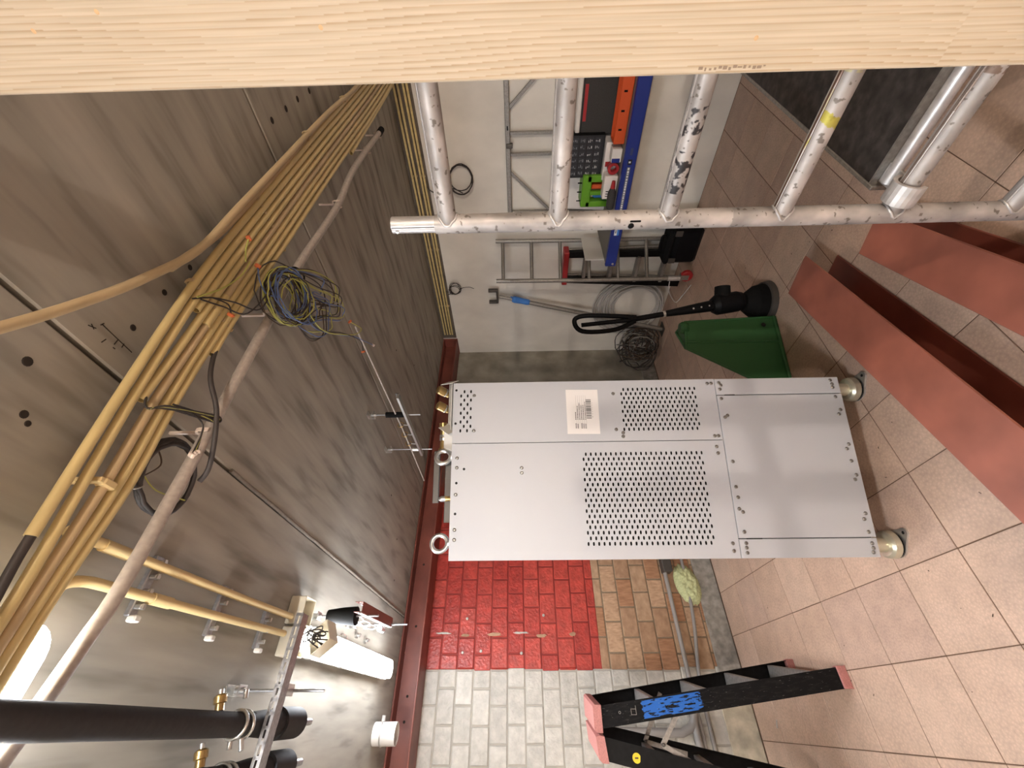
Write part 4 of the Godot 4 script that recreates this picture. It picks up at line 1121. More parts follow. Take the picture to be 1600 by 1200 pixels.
func hangers():
	# trapeze with the slotted rail, carrying the insulated pipes
	var o := thing("pipe_trapeze", "galvanised slotted rail hung on a threaded rod below the insulated pipes", "hanger")
	obj("rail", strut_mesh(Vector3(-1.44, 2.285, -0.252), Vector3(-1.405, 2.285, 0.62), 0.036, 0.022), mats.steel, o)
	rod(o, -1.545, -0.066, 2.204)
	rod(o, -1.50, 0.58, 2.204)
	for q in [[-1.545, -0.066], [-1.50, 0.58]]:
		obj("nut", G.new().lathe([Vector2(0, 2.300), Vector2(0.009, 2.300), Vector2(0.009, 2.314), Vector2(0.013, 2.314), Vector2(0.013, 2.318), Vector2(0, 2.318)], Vector3(q[0], 0, q[1]), Vector3.UP, 6), mats.zinc, o)
		obj("rail_arm", G.new().bar(Vector3(q[0], 2.30, q[1]), Vector3(-1.43, 2.297, q[1]), 0.03, 0.004), mats.zinc, o)
	for i in 2:
		var z: float = [0.004, 0.105][i]
		var dx: float = [0.0, 0.0][i]
		var p := thing("insulated_pipe", ["black insulated pipe with a brass valve crossing in front of the lamp", "second black insulated pipe at the very edge of the picture"][i], "pipe", Vector3(0, 0, z), 0.0, "black insulated pipes")
		obj("insulation", G.new().tube(smooth([Vector3(0.2, 2.385, 0.0), Vector3(-0.35, 2.385, -0.002), Vector3(-0.62, 2.365, -0.003), Vector3(-0.85, 2.350, 0.0), Vector3(-1.15, 2.335, 0.005), Vector3(-1.36, 2.328, 0.008), Vector3(-1.42, 2.328, 0.008)], 6), 0.0255, 24), mats.rubber, p)
		var pts := [Vector3(-1.40, 2.33, 0.007), Vector3(-1.47, 2.33, 0.007), Vector3(-1.56, 2.33, 0.007)]
		obj("stepped_sleeve", G.new().tube(pts, [0.026, 0.031, 0.033], 24), mats.rubber, p)
		obj("end_cap", G.new().tube([Vector3(-1.55, 2.33, 0.007), Vector3(-1.68, 2.33, 0.006)], 0.040, 28), mats.rubber, p)
		obj("steel_pipe", G.new().tube([Vector3(-1.68, 2.33, 0.006), Vector3(-1.80, 2.33, 0.005)], 0.0095, 14), mats.steel, p)
		for x in [-1.335, -1.37]:
			obj("pipe_clamp", G.new().tube(ring(Vector3(x, 2.328, 0.008), 0.029, Vector3(1, 0.1, 0.2 if x < -1.35 else -0.1), 20), 0.0045, 8, false, true), mats.zinc, p)
		obj("clamp_screw", G.new().lathe([Vector2(0, 0), Vector2(0.006, 0), Vector2(0.006, 0.02), Vector2(0, 0.02)], Vector3(-1.345, 2.33, -0.045), Vector3(0, 0.2, -1), 8), mats.zinc, p)
		obj("clamp_screw", G.new().lathe([Vector2(0, 0), Vector2(0.006, 0), Vector2(0.006, 0.024), Vector2(0, 0.024)], Vector3(-1.33, 2.30, 0.035), Vector3(0, -0.4, 1), 8), mats.zinc, p)
		var v := obj("brass_valve", G.new().lathe([Vector2(0, 0), Vector2(0.010, 0), Vector2(0.010, 0.014), Vector2(0.014, 0.016), Vector2(0.014, 0.03), Vector2(0.010, 0.034), Vector2(0.0, 0.034)], Vector3(-1.255, 2.335, -0.018), Vector3(0, 0.3, -1), 6), mats.brass, p)
		obj("cap", G.new().lathe([Vector2(0, 0.034), Vector2(0.006, 0.034), Vector2(0.006, 0.044), Vector2(0, 0.044)], Vector3(-1.255, 2.335, -0.018), Vector3(0, 0.3, -1), 10), mats.zinc, v)
	# trapeze with a slotted red rail by the lamp
	var t := thing("pipe_trapeze", "hanger with a slotted rail and a black rubber sleeve above the long lamp", "hanger")
	obj("rail", strut_mesh(Vector3(-1.86, 2.265, -0.352), Vector3(-2.42, 2.29, -0.385), 0.036, 0.034, 0.007), mats.beam, t)
	obj("bright_edge", G.new().bar(Vector3(-1.86, 2.256, -0.330), Vector3(-2.42, 2.281, -0.363), 0.004, 0.014), mats.zinc, t)
	rod(t, -1.955, -0.335, 2.206)
	rod(t, -2.40, -0.372, 2.19)
	obj("rubber_sleeve", G.new().lathe([Vector2(0, 2.42), Vector2(0.024, 2.42), Vector2(0.032, 2.36), Vector2(0.036, 2.30), Vector2(0.0, 2.30)], Vector3(-1.955, 0, -0.335), Vector3.UP, 20), mats.black_matte, t)
	for x in [-2.06, -2.16, -2.25]:
		obj("pipe_clamp", p_clamp(Vector3(x, 2.325, -0.34), Vector3(0.3, 0, 1), 0.022), mats.zinc, t)
		obj("clamp_screw", G.new().box(Vector3(x, 2.352, -0.34), Vector3(0.012, 0.014, 0.02), 0.002), mats.zinc, t)
	obj("clamp_plate", G.new().tube([Vector3(-2.30, 2.30, -0.34), Vector3(-2.37, 2.303, -0.344)], 0.014, 14), mats.zinc, t)
	# trapeze further along the ceiling
	var q := thing("pipe_trapeze", "hanger with a bright rail and small pipe clamps beyond the cabinet top", "hanger")
	obj("rail", G.new().bar(Vector3(-1.79, 2.262, -1.365), Vector3(-2.46, 2.262, -1.385), 0.032, 0.014, 0.001), mats.zinc, q)
	obj("rail_lip", G.new().bar(Vector3(-1.79, 2.272, -1.384), Vector3(-2.46, 2.272, -1.404), 0.003, 0.02), mats.dark_steel, q)
	rod(q, -2.01, -1.395, 2.187)
	rod(q, -2.405, -1.39, 2.187)
	obj("rubber_sleeve", G.new().tube([Vector3(-2.01, 2.285, -1.395), Vector3(-2.01, 2.39, -1.395)], 0.017, 16), mats.black_matte, q)
	obj("bright_sleeve", G.new().tube([Vector3(-2.405, 2.275, -1.39), Vector3(-2.405, 2.315, -1.39)], 0.014, 16), mats.zinc, q)
	for x in [-2.11, -2.22, -2.33]:
		obj("pipe_clamp", p_clamp(Vector3(x, 2.325, -1.39), Vector3(1, 0, 0), 0.018), mats.brass, q)
		obj("clamp_stem", G.new().tube([Vector3(x, 2.27, -1.385), Vector3(x, 2.308, -1.389)], 0.004, 8), mats.zinc, q)
	var lr := thing("long_rod", "thin steel rod laid along the ceiling through the small pipe clamps", "rod")
	obj("rod", G.new().tube([Vector3(-1.30, 2.345, -1.395), Vector3(-2.2, 2.325, -1.39), Vector3(-2.86, 2.325, -1.385)], 0.0045, 10), mats.grey_pipe, lr)
	# white vent end
	var vp := thing("vent_pipe", "short white plastic pipe end sticking down from the ceiling by the red beam", "pipe")
	obj("pipe", G.new().tube([Vector3(-3.20, CEIL - 0.002, 0.072), Vector3(-3.20, 2.362, 0.072)], 0.057, 36, true, false, 0.94), mats.white_plastic, vp)
	obj("clamp", G.new().tube(ring(Vector3(-3.20, 2.448, 0.072), 0.058, Vector3.UP, 32), 0.004, 6, false, true).box(Vector3(-3.185, 2.448, 0.0), Vector3(0.016, 0.02, 0.03), 0.002), mats.zinc, vp)
	# small fittings on the ceiling
	for n in 3:
		var c: Array = [[-2.55, -0.345], [-2.70, -0.34], [-2.35, -0.31]][n]
		var s := thing("ceiling_stud", ["middle one of the three bright fixing studs beside the long lamp", "bright fixing stud nearest the red beam beside the long lamp", "bright fixing stud nearest the hanging junction box"][n], "fixing", Vector3(c[0], CEIL, c[1]), 0.0, "fixing studs beside the lamp")
		obj("stud", G.new().lathe([Vector2(0, -0.03), Vector2(0.008, -0.03), Vector2(0.008, -0.016), Vector2(0.014, -0.016), Vector2(0.014, 0.0)], Vector3.ZERO, Vector3.UP, 10), mats.zinc, s)

# ------------------------------------------------------------------ black stepladder by the white bricks
func worn_stile() -> StandardMaterial3D:   # black stile whose blue paint has flaked: u across, v along
	var im := Image.create(128, 512, false, Image.FORMAT_RGB8)
	var n := FastNoiseLite.new(); n.seed = 77; n.frequency = 0.035; n.fractal_octaves = 4
	for y in 512:
		for x in 128:
			var k := n.get_noise_2d(x * 1.2, y * 0.9)
			var c := hexc("0d0c0d").lerp(hexc("262321"), clampf(k * 1.2, 0, 0.6))
			var t := y / 512.0
			if t > 0.175 + 0.01 * k and t < 0.41 + 0.03 * k and x > 10 and x < 112 and k < 0.26 - 0.5 * maxf(0.0, absf((x - 62) / 62.0) - 0.75) - (0.34 if absf(t - 0.325) < 0.06 and x > 54 and x < 78 else 0.0): c = hexc("2b5da6")
			if n.get_noise_2d(x * 2.3 + 400, y * 2.0) > 0.54: c = c.lerp(hexc("8d8884"), 0.5)
			im.set_pixel(x, y, c)
	var m := mat(Color.WHITE, 0.6)
	m.metallic_specular = 0.25
	m.albedo_texture = ImageTexture.create_from_image(im)
	return m

func stile(a: Vector3, b: Vector3, w: float, outward: Vector3, g: G):   # channel section with its flat back facing outward
	var y := (b - a).normalized()
	var n := (outward - y * outward.dot(y)).normalized()
	var s := y.cross(n).normalized()
	var d := 0.028
	var P := func(u: float, v: float, e: float) -> Vector3: return a.lerp(b, e) + s * u + n * v
	var uvw := func(u: float, e: float) -> Vector2: return Vector2(u / w + 0.5, e)
	var h := w / 2
	var A: Vector3 = P.call(-h, 0, 0.0); var B: Vector3 = P.call(h, 0, 0.0); var C: Vector3 = P.call(h, 0, 1.0); var D: Vector3 = P.call(-h, 0, 1.0)
	g.tri(A, B, C, n, n, n, Vector2(0, 0), Vector2(1, 0), Vector2(1, 1))
	g.tri(A, C, D, n, n, n, Vector2(0, 0), Vector2(1, 1), Vector2(0, 1))
	var q := 0.003
	var back := func(x0: float, x1: float, v0: float, v1: float):
		var c := [P.call(x0, v0, 0.0), P.call(x1, v0, 0.0), P.call(x1, v1, 0.0), P.call(x0, v1, 0.0)]
		var e := [P.call(x0, v0, 1.0), P.call(x1, v0, 1.0), P.call(x1, v1, 1.0), P.call(x0, v1, 1.0)]
		g.quad(c[0], c[1], e[1], e[0], -n)
		g.quad(c[3], c[2], e[2], e[3], n)
		g.quad(c[1], c[2], e[2], e[1], s)
		g.quad(c[0], c[3], e[3], e[0], -s)
		g.quad(c[0], c[1], c[2], c[3], -y)
		g.quad(e[0], e[1], e[2], e[3], y)
	back.call(-h, h, -q, -0.0003)
	back.call(-h, -h + q, -d, -q)
	back.call(h - q, h, -d, -q)

func step_ladder():
	var o := thing("step_ladder", "black stepladder with faded red caps and flaking blue paint by the white bricks", "ladder")
	var top := 1.235
	var wm := worn_stile()
	var feet := [Vector3(-2.548, 0.0, -0.155), Vector3(-3.03, 0.0, -0.225)]
	var tops := [Vector3(-2.62, top, -0.002), Vector3(-2.955, top, -0.055)]
	var rfeet := [Vector3(-2.53, 0.0, 0.36), Vector3(-3.05, 0.0, 0.29)]
	var rtops := [Vector3(-2.612, top, 0.112), Vector3(-2.963, top, 0.059)]
	for i in 2:
		var out := Vector3(1, 0, 0) if i == 0 else Vector3(-1, 0, 0)
		var up := Vector3(0, 0.02, 0)
		var g := G.new()
		stile(tops[i], feet[i] + up, 0.088, out, g)
		var s := obj("front_stile", g, wm if i == 0 else mats.stile, o)
		var f: Vector3 = feet[i]
		var ft := G.new().box(f + Vector3(-out.x * 0.012, 0.022, 0), Vector3(0.036, 0.044, 0.094), 0.003)
		for k in 4:
			ft.box(f + Vector3(out.x * 0.0065, 0.022, -0.036 + 0.024 * k), Vector3(0.003, 0.046, 0.004), 0.0, Basis(Vector3(1, 0, 0), 0.5 if k % 2 == 0 else -0.5))
		obj("foot", ft, mats.red_cap if i == 0 else mats.red_cap, s)
		var g2 := G.new()
		stile(rtops[i], rfeet[i] + up, 0.085, out, g2)
		var r := obj("rear_stile", g2, mats.stile, o)
		obj("foot", G.new().box(rfeet[i] + Vector3(-out.x * 0.012, 0.022, 0), Vector3(0.034, 0.044, 0.09), 0.003), mats.red_cap, r)
	# caps at the top
	var along: Vector3 = (tops[1] - tops[0]).normalized()
	var cb := Basis(Vector3.UP.cross(along) * -1.0, Vector3.UP, along)
	cb.x = Vector3(-along.z, 0, along.x) * -1.0
	var cap := G.new()
	cap.prism(PackedVector2Array([Vector2(-0.05, 0.0), Vector2(0.058, 0.0), Vector2(0.056, 0.032), Vector2(0.046, 0.04), Vector2(-0.044, 0.04), Vector2(-0.052, 0.03)]), -0.016, 0.352, Transform3D(cb, tops[0] - Vector3(0, 0.008, 0)))
	obj("front_cap", cap, mats.red_cap, o)
	var cap2 := G.new()
	cap2.prism(PackedVector2Array([Vector2(-0.048, 0.0), Vector2(0.05, -0.012), Vector2(0.048, 0.018), Vector2(0.036, 0.032), Vector2(-0.048, 0.04), Vector2(-0.052, 0.02)]), -0.018, 0.36, Transform3D(cb, rtops[0] - Vector3(0, 0.008, -0.002)))
	obj("rear_cap", cap2, mats.red_cap, o)
	for k in 4:   # treads
		var t := (k + 1) * 0.22
		var a: Vector3 = tops[0].lerp(feet[0], t)
		var b: Vector3 = tops[1].lerp(feet[1], t)
		obj("tread", G.new().bar(a + (b - a) * 0.02, a + (b - a) * 0.98, 0.08, 0.028, 0.003), mats.alu_dull, o)
		var a2: Vector3 = rtops[0].lerp(rfeet[0], t)
		var b2: Vector3 = rtops[1].lerp(rfeet[1], t)
		obj("rear_brace", G.new().bar(a2 + (b2 - a2) * 0.02, a2 + (b2 - a2) * 0.98, 0.02, 0.03, 0.003), mats.alu_dull, o)
	for i in 2:   # folding spreader
		var x: float = [-2.605, -2.975][i]
		var p0: Vector3 = tops[i].lerp(feet[i], 0.33); p0.x = x
		var p2: Vector3 = rtops[i].lerp(rfeet[i], 0.40); p2.x = x
		var mid := Vector3(x, 0.955, 0.10)
		var sp := obj("spreader", G.new().bar(p0, mid, 0.022, 0.004, 0.001, Vector3.RIGHT).bar(mid, p2, 0.022, 0.004, 0.001, Vector3.RIGHT), mats.alu_dull, o)
		obj("rivet", G.new().lathe([Vector2(0.008, 0), Vector2(0.006, 0.004), Vector2(0, 0.004)], mid + Vector3(0.011, 0, 0), Vector3.RIGHT, 10), mats.dark_steel, sp)
	var stick := obj("sticker", G.new().lathe([Vector2(0.019, 0.0), Vector2(0.019, 0.0008), Vector2(0, 0.0008)], rtops[0].lerp(rfeet[0], 0.12) + Vector3(0.0005, 0, 0.004), Vector3.RIGHT, 24), mats.yellow, o)
	stick.set_meta("label", "round yellow sticker")
	obj("sticker_print", G.new().box(rtops[0].lerp(rfeet[0], 0.12) + Vector3(0.0016, 0, 0.004), Vector3(0.0004, 0.016, 0.006)), mats.cable_brown, stick)
	var em := G.new()   # embossed outline on the front stile
	var c0: Vector3 = tops[0].lerp(feet[0], 0.135) + Vector3(0.0012, 0, 0)
	for q in [[0, 0.012, 0.022, 0.0018], [0, -0.012, 0.022, 0.0018], [-0.011, 0, 0.0018, 0.026], [0.011, 0, 0.0018, 0.026], [-0.018, -0.012, 0.014, 0.0018]]:
		em.box(c0 + Vector3(0, q[1], q[0]), Vector3(0.0008, q[3], q[2]))
	obj("embossed_mark", em, mats.alu_dull, o)
	obj("rivet", G.new().tube(ring(tops[0].lerp(feet[0], 0.08) + Vector3(0.0014, 0, -0.006), 0.005, Vector3.RIGHT, 14), 0.001, 6, false, true), mats.alu_dull, o)

# ------------------------------------------------------------------ pipes at the foot of the brick wall
func wall_base():
	var x := WL + 0.04
	var p := thing("wall_pipe", "grey steel pipe running low along the brown bricks", "pipe")
	obj("pipe", G.new().tube([Vector3(x, 0.42, -1.5), Vector3(x, 0.415, -0.9), Vector3(x, 0.405, -0.2), Vector3(x, 0.395, 0.6), Vector3(x, 0.39, 1.4)], 0.016, 16), mats.pvc, p)
	for z in [-0.7, -0.05, 0.7]:
		obj("clip", G.new().box(Vector3(WL + 0.02, 0.41, z), Vector3(0.04, 0.012, 0.02), 0.002), mats.zinc, p)
	var p2 := thing("wall_pipe", "thinner grey pipe under the steel pipe, dipping behind the foam", "pipe")
	obj("pipe", G.new().tube(smooth([Vector3(WL + 0.03, 0.25, -1.5), Vector3(WL + 0.03, 0.26, -0.7), Vector3(WL + 0.03, 0.33, -0.2), Vector3(WL + 0.03, 0.335, 0.3), Vector3(WL + 0.03, 0.33, 1.4)]), 0.013, 14), mats.pvc, p2)
	var sk := thing("cable_socket", "dark grey plastic block on the wall pipe beside the cabinet", "socket")
	obj("block", G.new().box(Vector3(WL + 0.05, 0.40, -1.02), Vector3(0.09, 0.075, 0.16), 0.006), mats.dark_steel, sk)
	# sprayed foam
	var fm := thing("foam_patch", "lump of pale yellow-green sprayed foam over the concrete plinth", "foam")
	var st := SurfaceTool.new()
	st.begin(Mesh.PRIMITIVE_TRIANGLES)
	var n := FastNoiseLite.new(); n.seed = 5; n.frequency = 14.0; n.fractal_octaves = 4
	var nu := 36
	var nv := 22
	var grid := []
	for i in nu + 1:
		for j in nv + 1:
			var u := float(i) / nu * 2 - 1
			var v := float(j) / nv * 2 - 1
			var rr := sqrt(u * u + v * v) / maxf(absf(u), absf(v)) if absf(u) + absf(v) > 0 else 1.0
			var uu := u / rr
			var vv := v / rr
			var d := sqrt(uu * uu + vv * vv)
			var w := Vector3(0, 0.245 + vv * 0.10 - uu * 0.02, -0.86 + uu * (0.155 + 0.02 * n.get_noise_2d(vv, 3.0)))
			var bump := maxf(0.0, 1.0 - pow(d, 4)) * 0.05 + 0.022 * n.get_noise_3d(w.x, w.y * 2.0, w.z * 2.0) * (1.0 - d * 0.5)
			w.x = WL + 0.008 + maxf(bump, 0.0)
			grid.append(w)
	st.set_smooth_group(0)
	for i in nu:
		for j in nv:
			var a: Vector3 = grid[i * (nv + 1) + j]
			var b: Vector3 = grid[(i + 1) * (nv + 1) + j]
			var c: Vector3 = grid[(i + 1) * (nv + 1) + j + 1]
			var d: Vector3 = grid[i * (nv + 1) + j + 1]
			for q in [[a, b, c], [a, c, d]]:
				var t: Array = q
				if (t[1] - t[0]).cross(t[2] - t[0]).x > 0: t = [q[0], q[2], q[1]]
				for k in 3: st.add_vertex(t[k])
	st.generate_normals()
	obj("foam", st.commit(), mats.foam, fm)
	# drain pipe with an elbow behind the stepladder
	var e := thing("drain_pipe", "grey plastic drain pipe with an elbow behind the stepladder", "pipe")
	var ex := WL + 0.075
	obj("pipe", G.new().tube(smooth([Vector3(ex, 1.02, 0.072), Vector3(ex, 0.60, 0.08), Vector3(ex, 0.53, 0.075), Vector3(ex, 0.47, 0.045), Vector3(ex, 0.445, 0.0), Vector3(ex, 0.43, -0.10)]), 0.026, 20), mats.pvc, e)
	obj("end_cap", G.new().tube([Vector3(ex, 0.985, 0.0725), Vector3(ex, 1.04, 0.0718)], 0.031, 22), mats.pvc, e)
	obj("branch", G.new().tube([Vector3(ex, 0.45, 0.02), Vector3(ex, 0.44, 0.3), Vector3(ex, 0.43, 1.3)], 0.024, 18), mats.pvc, e)
	for z in [0.15, 0.9]:
		obj("clip", G.new().box(Vector3(WL + 0.03, 0.445, z), Vector3(0.06, 0.012, 0.02), 0.002), mats.zinc, e)
	var l := thing("dropped_screw", "tiny bright screw lying on the tiles by the plinth", "screw", Vector3(-3.45, 0.004, 0.03), 60.0)
	obj("screw", G.new().tube([Vector3(-0.025, 0, 0), Vector3(0.02, 0, 0)], 0.004, 8), mats.zinc, l)

# ------------------------------------------------------------------ along the back wall
func back_wall_things():
	var z := WB
	# white guard frame leaning behind the bench
	var o := thing("guard_frame", "pale aluminium guard frame with diagonal braces standing on the bench against the back wall", "frame")
	var zf := z + 0.035
	var m: Material = mats.alu_dull
	obj("top_rail", G.new().span(Vector3(-1.93, 1.642, zf - 0.018), Vector3(-0.5, 1.678, zf + 0.018), 0.004), m, o)
	for x in [-1.93, -0.52]:
		obj("post", G.new().span(Vector3(x - 0.018, 0.861, zf - 0.018), Vector3(x + 0.018, 1.64, zf + 0.018), 0.004), m, o)
	for x in [-1.44, -1.285]:
		obj("upright_bar", G.new().span(Vector3(x - 0.011, 0.93, zf - 0.012), Vector3(x + 0.011, 1.642, zf + 0.012), 0.003), m, o)
	obj("bottom_rail", G.new().span(Vector3(-1.93, 0.90, zf - 0.018), Vector3(-0.5, 0.93, zf + 0.018), 0.004), m, o)
	obj("diagonal_brace", G.new().bar(Vector3(-1.575, 1.65, zf), Vector3(-1.93, 1.29, zf), 0.024, 0.012, 0.003, Vector3(0, 0, 1)), m, o)
	obj("diagonal_brace", G.new().bar(Vector3(-1.12, 1.65, zf), Vector3(-0.54, 1.05, zf), 0.024, 0.012, 0.003, Vector3(0, 0, 1)), m, o)
	obj("clamp", G.new().box(Vector3(-1.37, 1.648, zf + 0.012), Vector3(0.035, 0.05, 0.03), 0.004), mats.dark_steel, o)
	obj("black_mark", G.new().box(Vector3(-1.245, 1.66, zf + 0.0185), Vector3(0.03, 0.01, 0.001)), mats.black, o)
	# cable loops hanging from the conduits
	for i in 2:
		var c: Vector3 = [Vector3(-1.62, 2.055, z + 0.05), Vector3(-2.745, 2.255, z + 0.045)][i]
		var r: float = [0.115, 0.07][i]
		var k := thing("hanging_cable", ["dark cable loop hanging from the wall conduits behind the top scaffold rung", "small tangled black cable coil hanging on the back wall near the red beam"][i], "cable")
		for j in 3 + i * 2:
			obj("loop", G.new().tube(ring(c + Vector3(rng.randf_range(-0.012, 0.012), rng.randf_range(-0.01, 0.01), 0.006 * j - 0.01), r * rng.randf_range(0.9, 1.05), Vector3(rng.randf_range(-0.25, 0.25), rng.randf_range(-0.2, 0.2), 1), 28, 0.85, 0.002), 0.0048 - 0.0016 * i, 8, false, true), mats.cable, k)
		obj("lead", G.new().tube(smooth([Vector3(c.x - 0.05, 2.37, z + 0.02), Vector3(c.x - 0.06 - 0.05 * (1 - i), 2.30, z + 0.035), c + Vector3(-0.07, 0.10 - 0.02 * i, 0), c + Vector3(-r, 0, 0.0)]), 0.0045 - 0.0015 * i, 8), mats.cable, k)
		if i == 1: obj("tail", G.new().tube(smooth([c + Vector3(0.0, -0.06, 0), c + Vector3(0.03, -0.10, 0.02), c + Vector3(0.04, -0.16, 0.03), c + Vector3(0.02, -0.20, 0.03)]), 0.0032, 8), mats.cable, k)
	# props: steel post with a forked head and blue collar
	var p := thing("steel_prop", "dull steel prop with a forked head and a blue collar leaning on the back wall", "prop")
	var a := Vector3(-3.27, 0.004, -3.37)
	var b := Vector3(-2.845, 1.80, z + 0.06)
	var d := (b - a).normalized()
	obj("foot_plate", G.new().box(a + Vector3(0, 0.004, 0), Vector3(0.12, 0.008, 0.12), 0.002), mats.dark_steel, p)
	obj("outer_tube", G.new().tube([a, a + d * 0.9, a + d * 1.62], 0.024, 16), mats.alu_dull, p)
	obj("inner_tube", G.new().tube([a + d * 1.61, b], 0.018, 16), mats.alu_dull, p)
	obj("collar", G.new().lathe([Vector2(0.026, 1.52), Vector2(0.031, 1.54), Vector2(0.031, 1.60), Vector2(0.036, 1.68), Vector2(0.03, 1.705), Vector2(0.019, 1.71)], a, d, 18), mats.blue_paint, p)
	obj("collar_handle", G.new().bar(a + d * 1.66, a + d * 1.66 + Vector3(0.06, 0.06, 0.02), 0.012, 0.012, 0.002), mats.blue_paint, p)
	obj("fork_head", G.new().box(b + d * 0.02, Vector3(0.17, 0.02, 0.045), 0.003).box(b + d * 0.02 + Vector3(-0.075, 0.045, 0), Vector3(0.022, 0.09, 0.045), 0.003).box(b + d * 0.02 + Vector3(0.075, 0.045, 0), Vector3(0.022, 0.09, 0.045), 0.003), mats.dark_steel, p)
	# white cable coil leaning on the wall
	var w := thing("cable_coil", "thick coil of pale grey cable standing against the back wall", "cable")
	var c := Vector3(-3.03, 0.41, -3.478)
	for i in 15:
		var r := 0.235 + 0.0105 * i + rng.randf_range(-0.003, 0.003)
		obj("turn", G.new().tube(ring(c + Vector3(rng.randf_range(-0.012, 0.012), (0.385 - r) * -0.55 + 0.006, 0.012 * (i % 4) - 0.02), r, Vector3(rng.randf_range(-0.03, 0.05), rng.randf_range(0.0, 0.05), 1), 40, 0.98, 0.003), 0.0078, 8, false, true), mats.cable_white, w)
	# tangle of dark cable in the corner
	var h := thing("cable_heap", "tangled heap of dark thin cables in the corner beside the cabinet", "cable")
	for i in 34:
		var r := rng.randf_range(0.10, 0.22)
		var y := rng.randf_range(0.0, 0.24)
		obj("cable_loop", G.new().tube(ring(Vector3(-3.44 + rng.randf_range(-0.1, 0.12), r + 0.012 + y * 0.6, -3.27 + rng.randf_range(-0.13, 0.1)), r, Vector3(rng.randf_range(-0.7, 0.7), rng.randf_range(-0.3, 0.3), rng.randf_range(0.3, 1.0)), 26, rng.randf_range(0.7, 1.0), 0.006), 0.0055, 6, false, true), mats[["cable", "cable_brown", "cable", "cable_grey"][i % 4]], h)
	# second stepladder, folded
	var s := thing("folded_step_ladder", "folded black stepladder with a red top edge leaning behind the rolling frame", "ladder")
	for i in 2:
		var x: float = [-2.33, -2.62][i]
		obj("side_rail", G.new().bar(Vector3(x - (0.03 if i else -0.03), 0.0, -3.385), Vector3(x, 1.13, -3.44), 0.03, 0.07, 0.003), mats.stile, s)
		obj("rear_leg", G.new().bar(Vector3(x - (0.03 if i else -0.03), 0.02, -3.47), Vector3(x, 1.10, -3.495), 0.025, 0.05, 0.003), mats.alu_dull, s)
	obj("top_cap", G.new().box(Vector3(-2.475, 1.135, -3.455), Vector3(0.37, 0.05, 0.12), 0.006), mats.red, s)
	for k in 4:
		var y := 0.2 + k * 0.25
		obj("tread", G.new().box(Vector3(-2.475, y, lerpf(-3.385, -3.44, y / 1.13)), Vector3(0.28, 0.03, 0.08), 0.003), mats.alu_dull, s)
	# rolling ladder frame with red castors
	var f := thing("rolling_frame", "grey tubular ladder frame on red castors in front of the bench end", "scaffold")
	var n0 := Vector3(-2.42, 0, -3.16)
	var n1 := Vector3(-2.19, 0, -3.45)
	for i in 2:
		var q: Vector3 = [n0, n1][i]
		var upr := obj("upright", G.new().tube([q + Vector3(0, 0.13, 0), q + Vector3(0, 1.0, 0), q + Vector3(0.01, 1.80, 0)], 0.0195, 16, true, false, 0.85), mats.alu_dull, f)
		obj("socket", G.new().tube([q + Vector3(0, 0.10, 0), q + Vector3(0, 0.22, 0)], 0.024, 16), mats.alu, upr)
		var cs := obj("castor_fork", G.new().box(q + Vector3(0.02, 0.075, 0.026), Vector3(0.05, 0.07, 0.004), 0.001).box(q + Vector3(0.02, 0.075, -0.026), Vector3(0.05, 0.07, 0.004), 0.001).box(q + Vector3(0.01, 0.108, 0), Vector3(0.06, 0.006, 0.056), 0.001), mats.alu_dull, f)
		obj("castor_wheel", G.new().lathe([Vector2(0.012, -0.02), Vector2(0.05, -0.019), Vector2(0.055, -0.012), Vector2(0.055, 0.012), Vector2(0.05, 0.019), Vector2(0.012, 0.02)], q + Vector3(0.025, 0.055, 0), Vector3(0, 0, 1), 26), mats.red, cs)
	for k in 6:
		var y := 0.41 + k * 0.265
		obj("rung", G.new().tube([n0 + Vector3(0.003, y, 0), n1 + Vector3(0.003, y, 0)], 0.0165, 14, false), mats.alu_dull, f)
	obj("wire_pin", G.new().tube(smooth([n0 + Vector3(-0.02, 0.20, 0.02), n0 + Vector3(-0.11, 0.19, 0.05), n0 + Vector3(-0.20, 0.12, 0.10), n0 + Vector3(-0.14, 0.08, 0.1), n0 + Vector3(0.0, 0.03, 0.1)], 3), 0.0045, 8), mats.zinc, f)
	# black case on the floor
	var kc := thing("tool_case", "black plastic tool case standing on the tiles under the bench", "case", Vector3(-2.13, 0, -3.285), 2.0)
	obj("body", G.new().box(Vector3(0, 0.115, 0), Vector3(0.34, 0.23, 0.16), 0.03), mats.black, kc)
	obj("lid", G.new().box(Vector3(0, 0.265, 0), Vector3(0.35, 0.06, 0.17), 0.022), mats.black_matte, kc)
	obj("handle", G.new().tube(smooth([Vector3(-0.07, 0.29, 0.0), Vector3(-0.06, 0.325, 0.0), Vector3(0.06, 0.325, 0.0), Vector3(0.07, 0.29, 0.0)]), 0.01, 10), mats.black, kc)
	for x in [-0.13, 0.13]:
		obj("latch", G.new().box(Vector3(x, 0.22, 0.083), Vector3(0.05, 0.06, 0.01), 0.003), mats.dark_steel, kc)

# ------------------------------------------------------------------ bench with tools
func icon_texture() -> ImageTexture:   # rows of small pale tool pictures on black
	var im := Image.create(256, 192, false, Image.FORMAT_RGB8)
	im.fill(hexc("1b1c20"))
	var ink := hexc("c9c9c9")
	for i in 6:
		for j in 4:
			var x := 10 + i * 40
			var y := 14 + j * 42
			im.fill_rect(Rect2i(x, y, 34, 34), hexc("2a2c32"))
			for k in 3:
				im.fill_rect(Rect2i(x + rng.randi_range(4, 12), y + 4 + k * 9, rng.randi_range(6, 18), rng.randi_range(2, 5)), ink if j > 1 else hexc("83858a"))
	return ImageTexture.create_from_image(im)

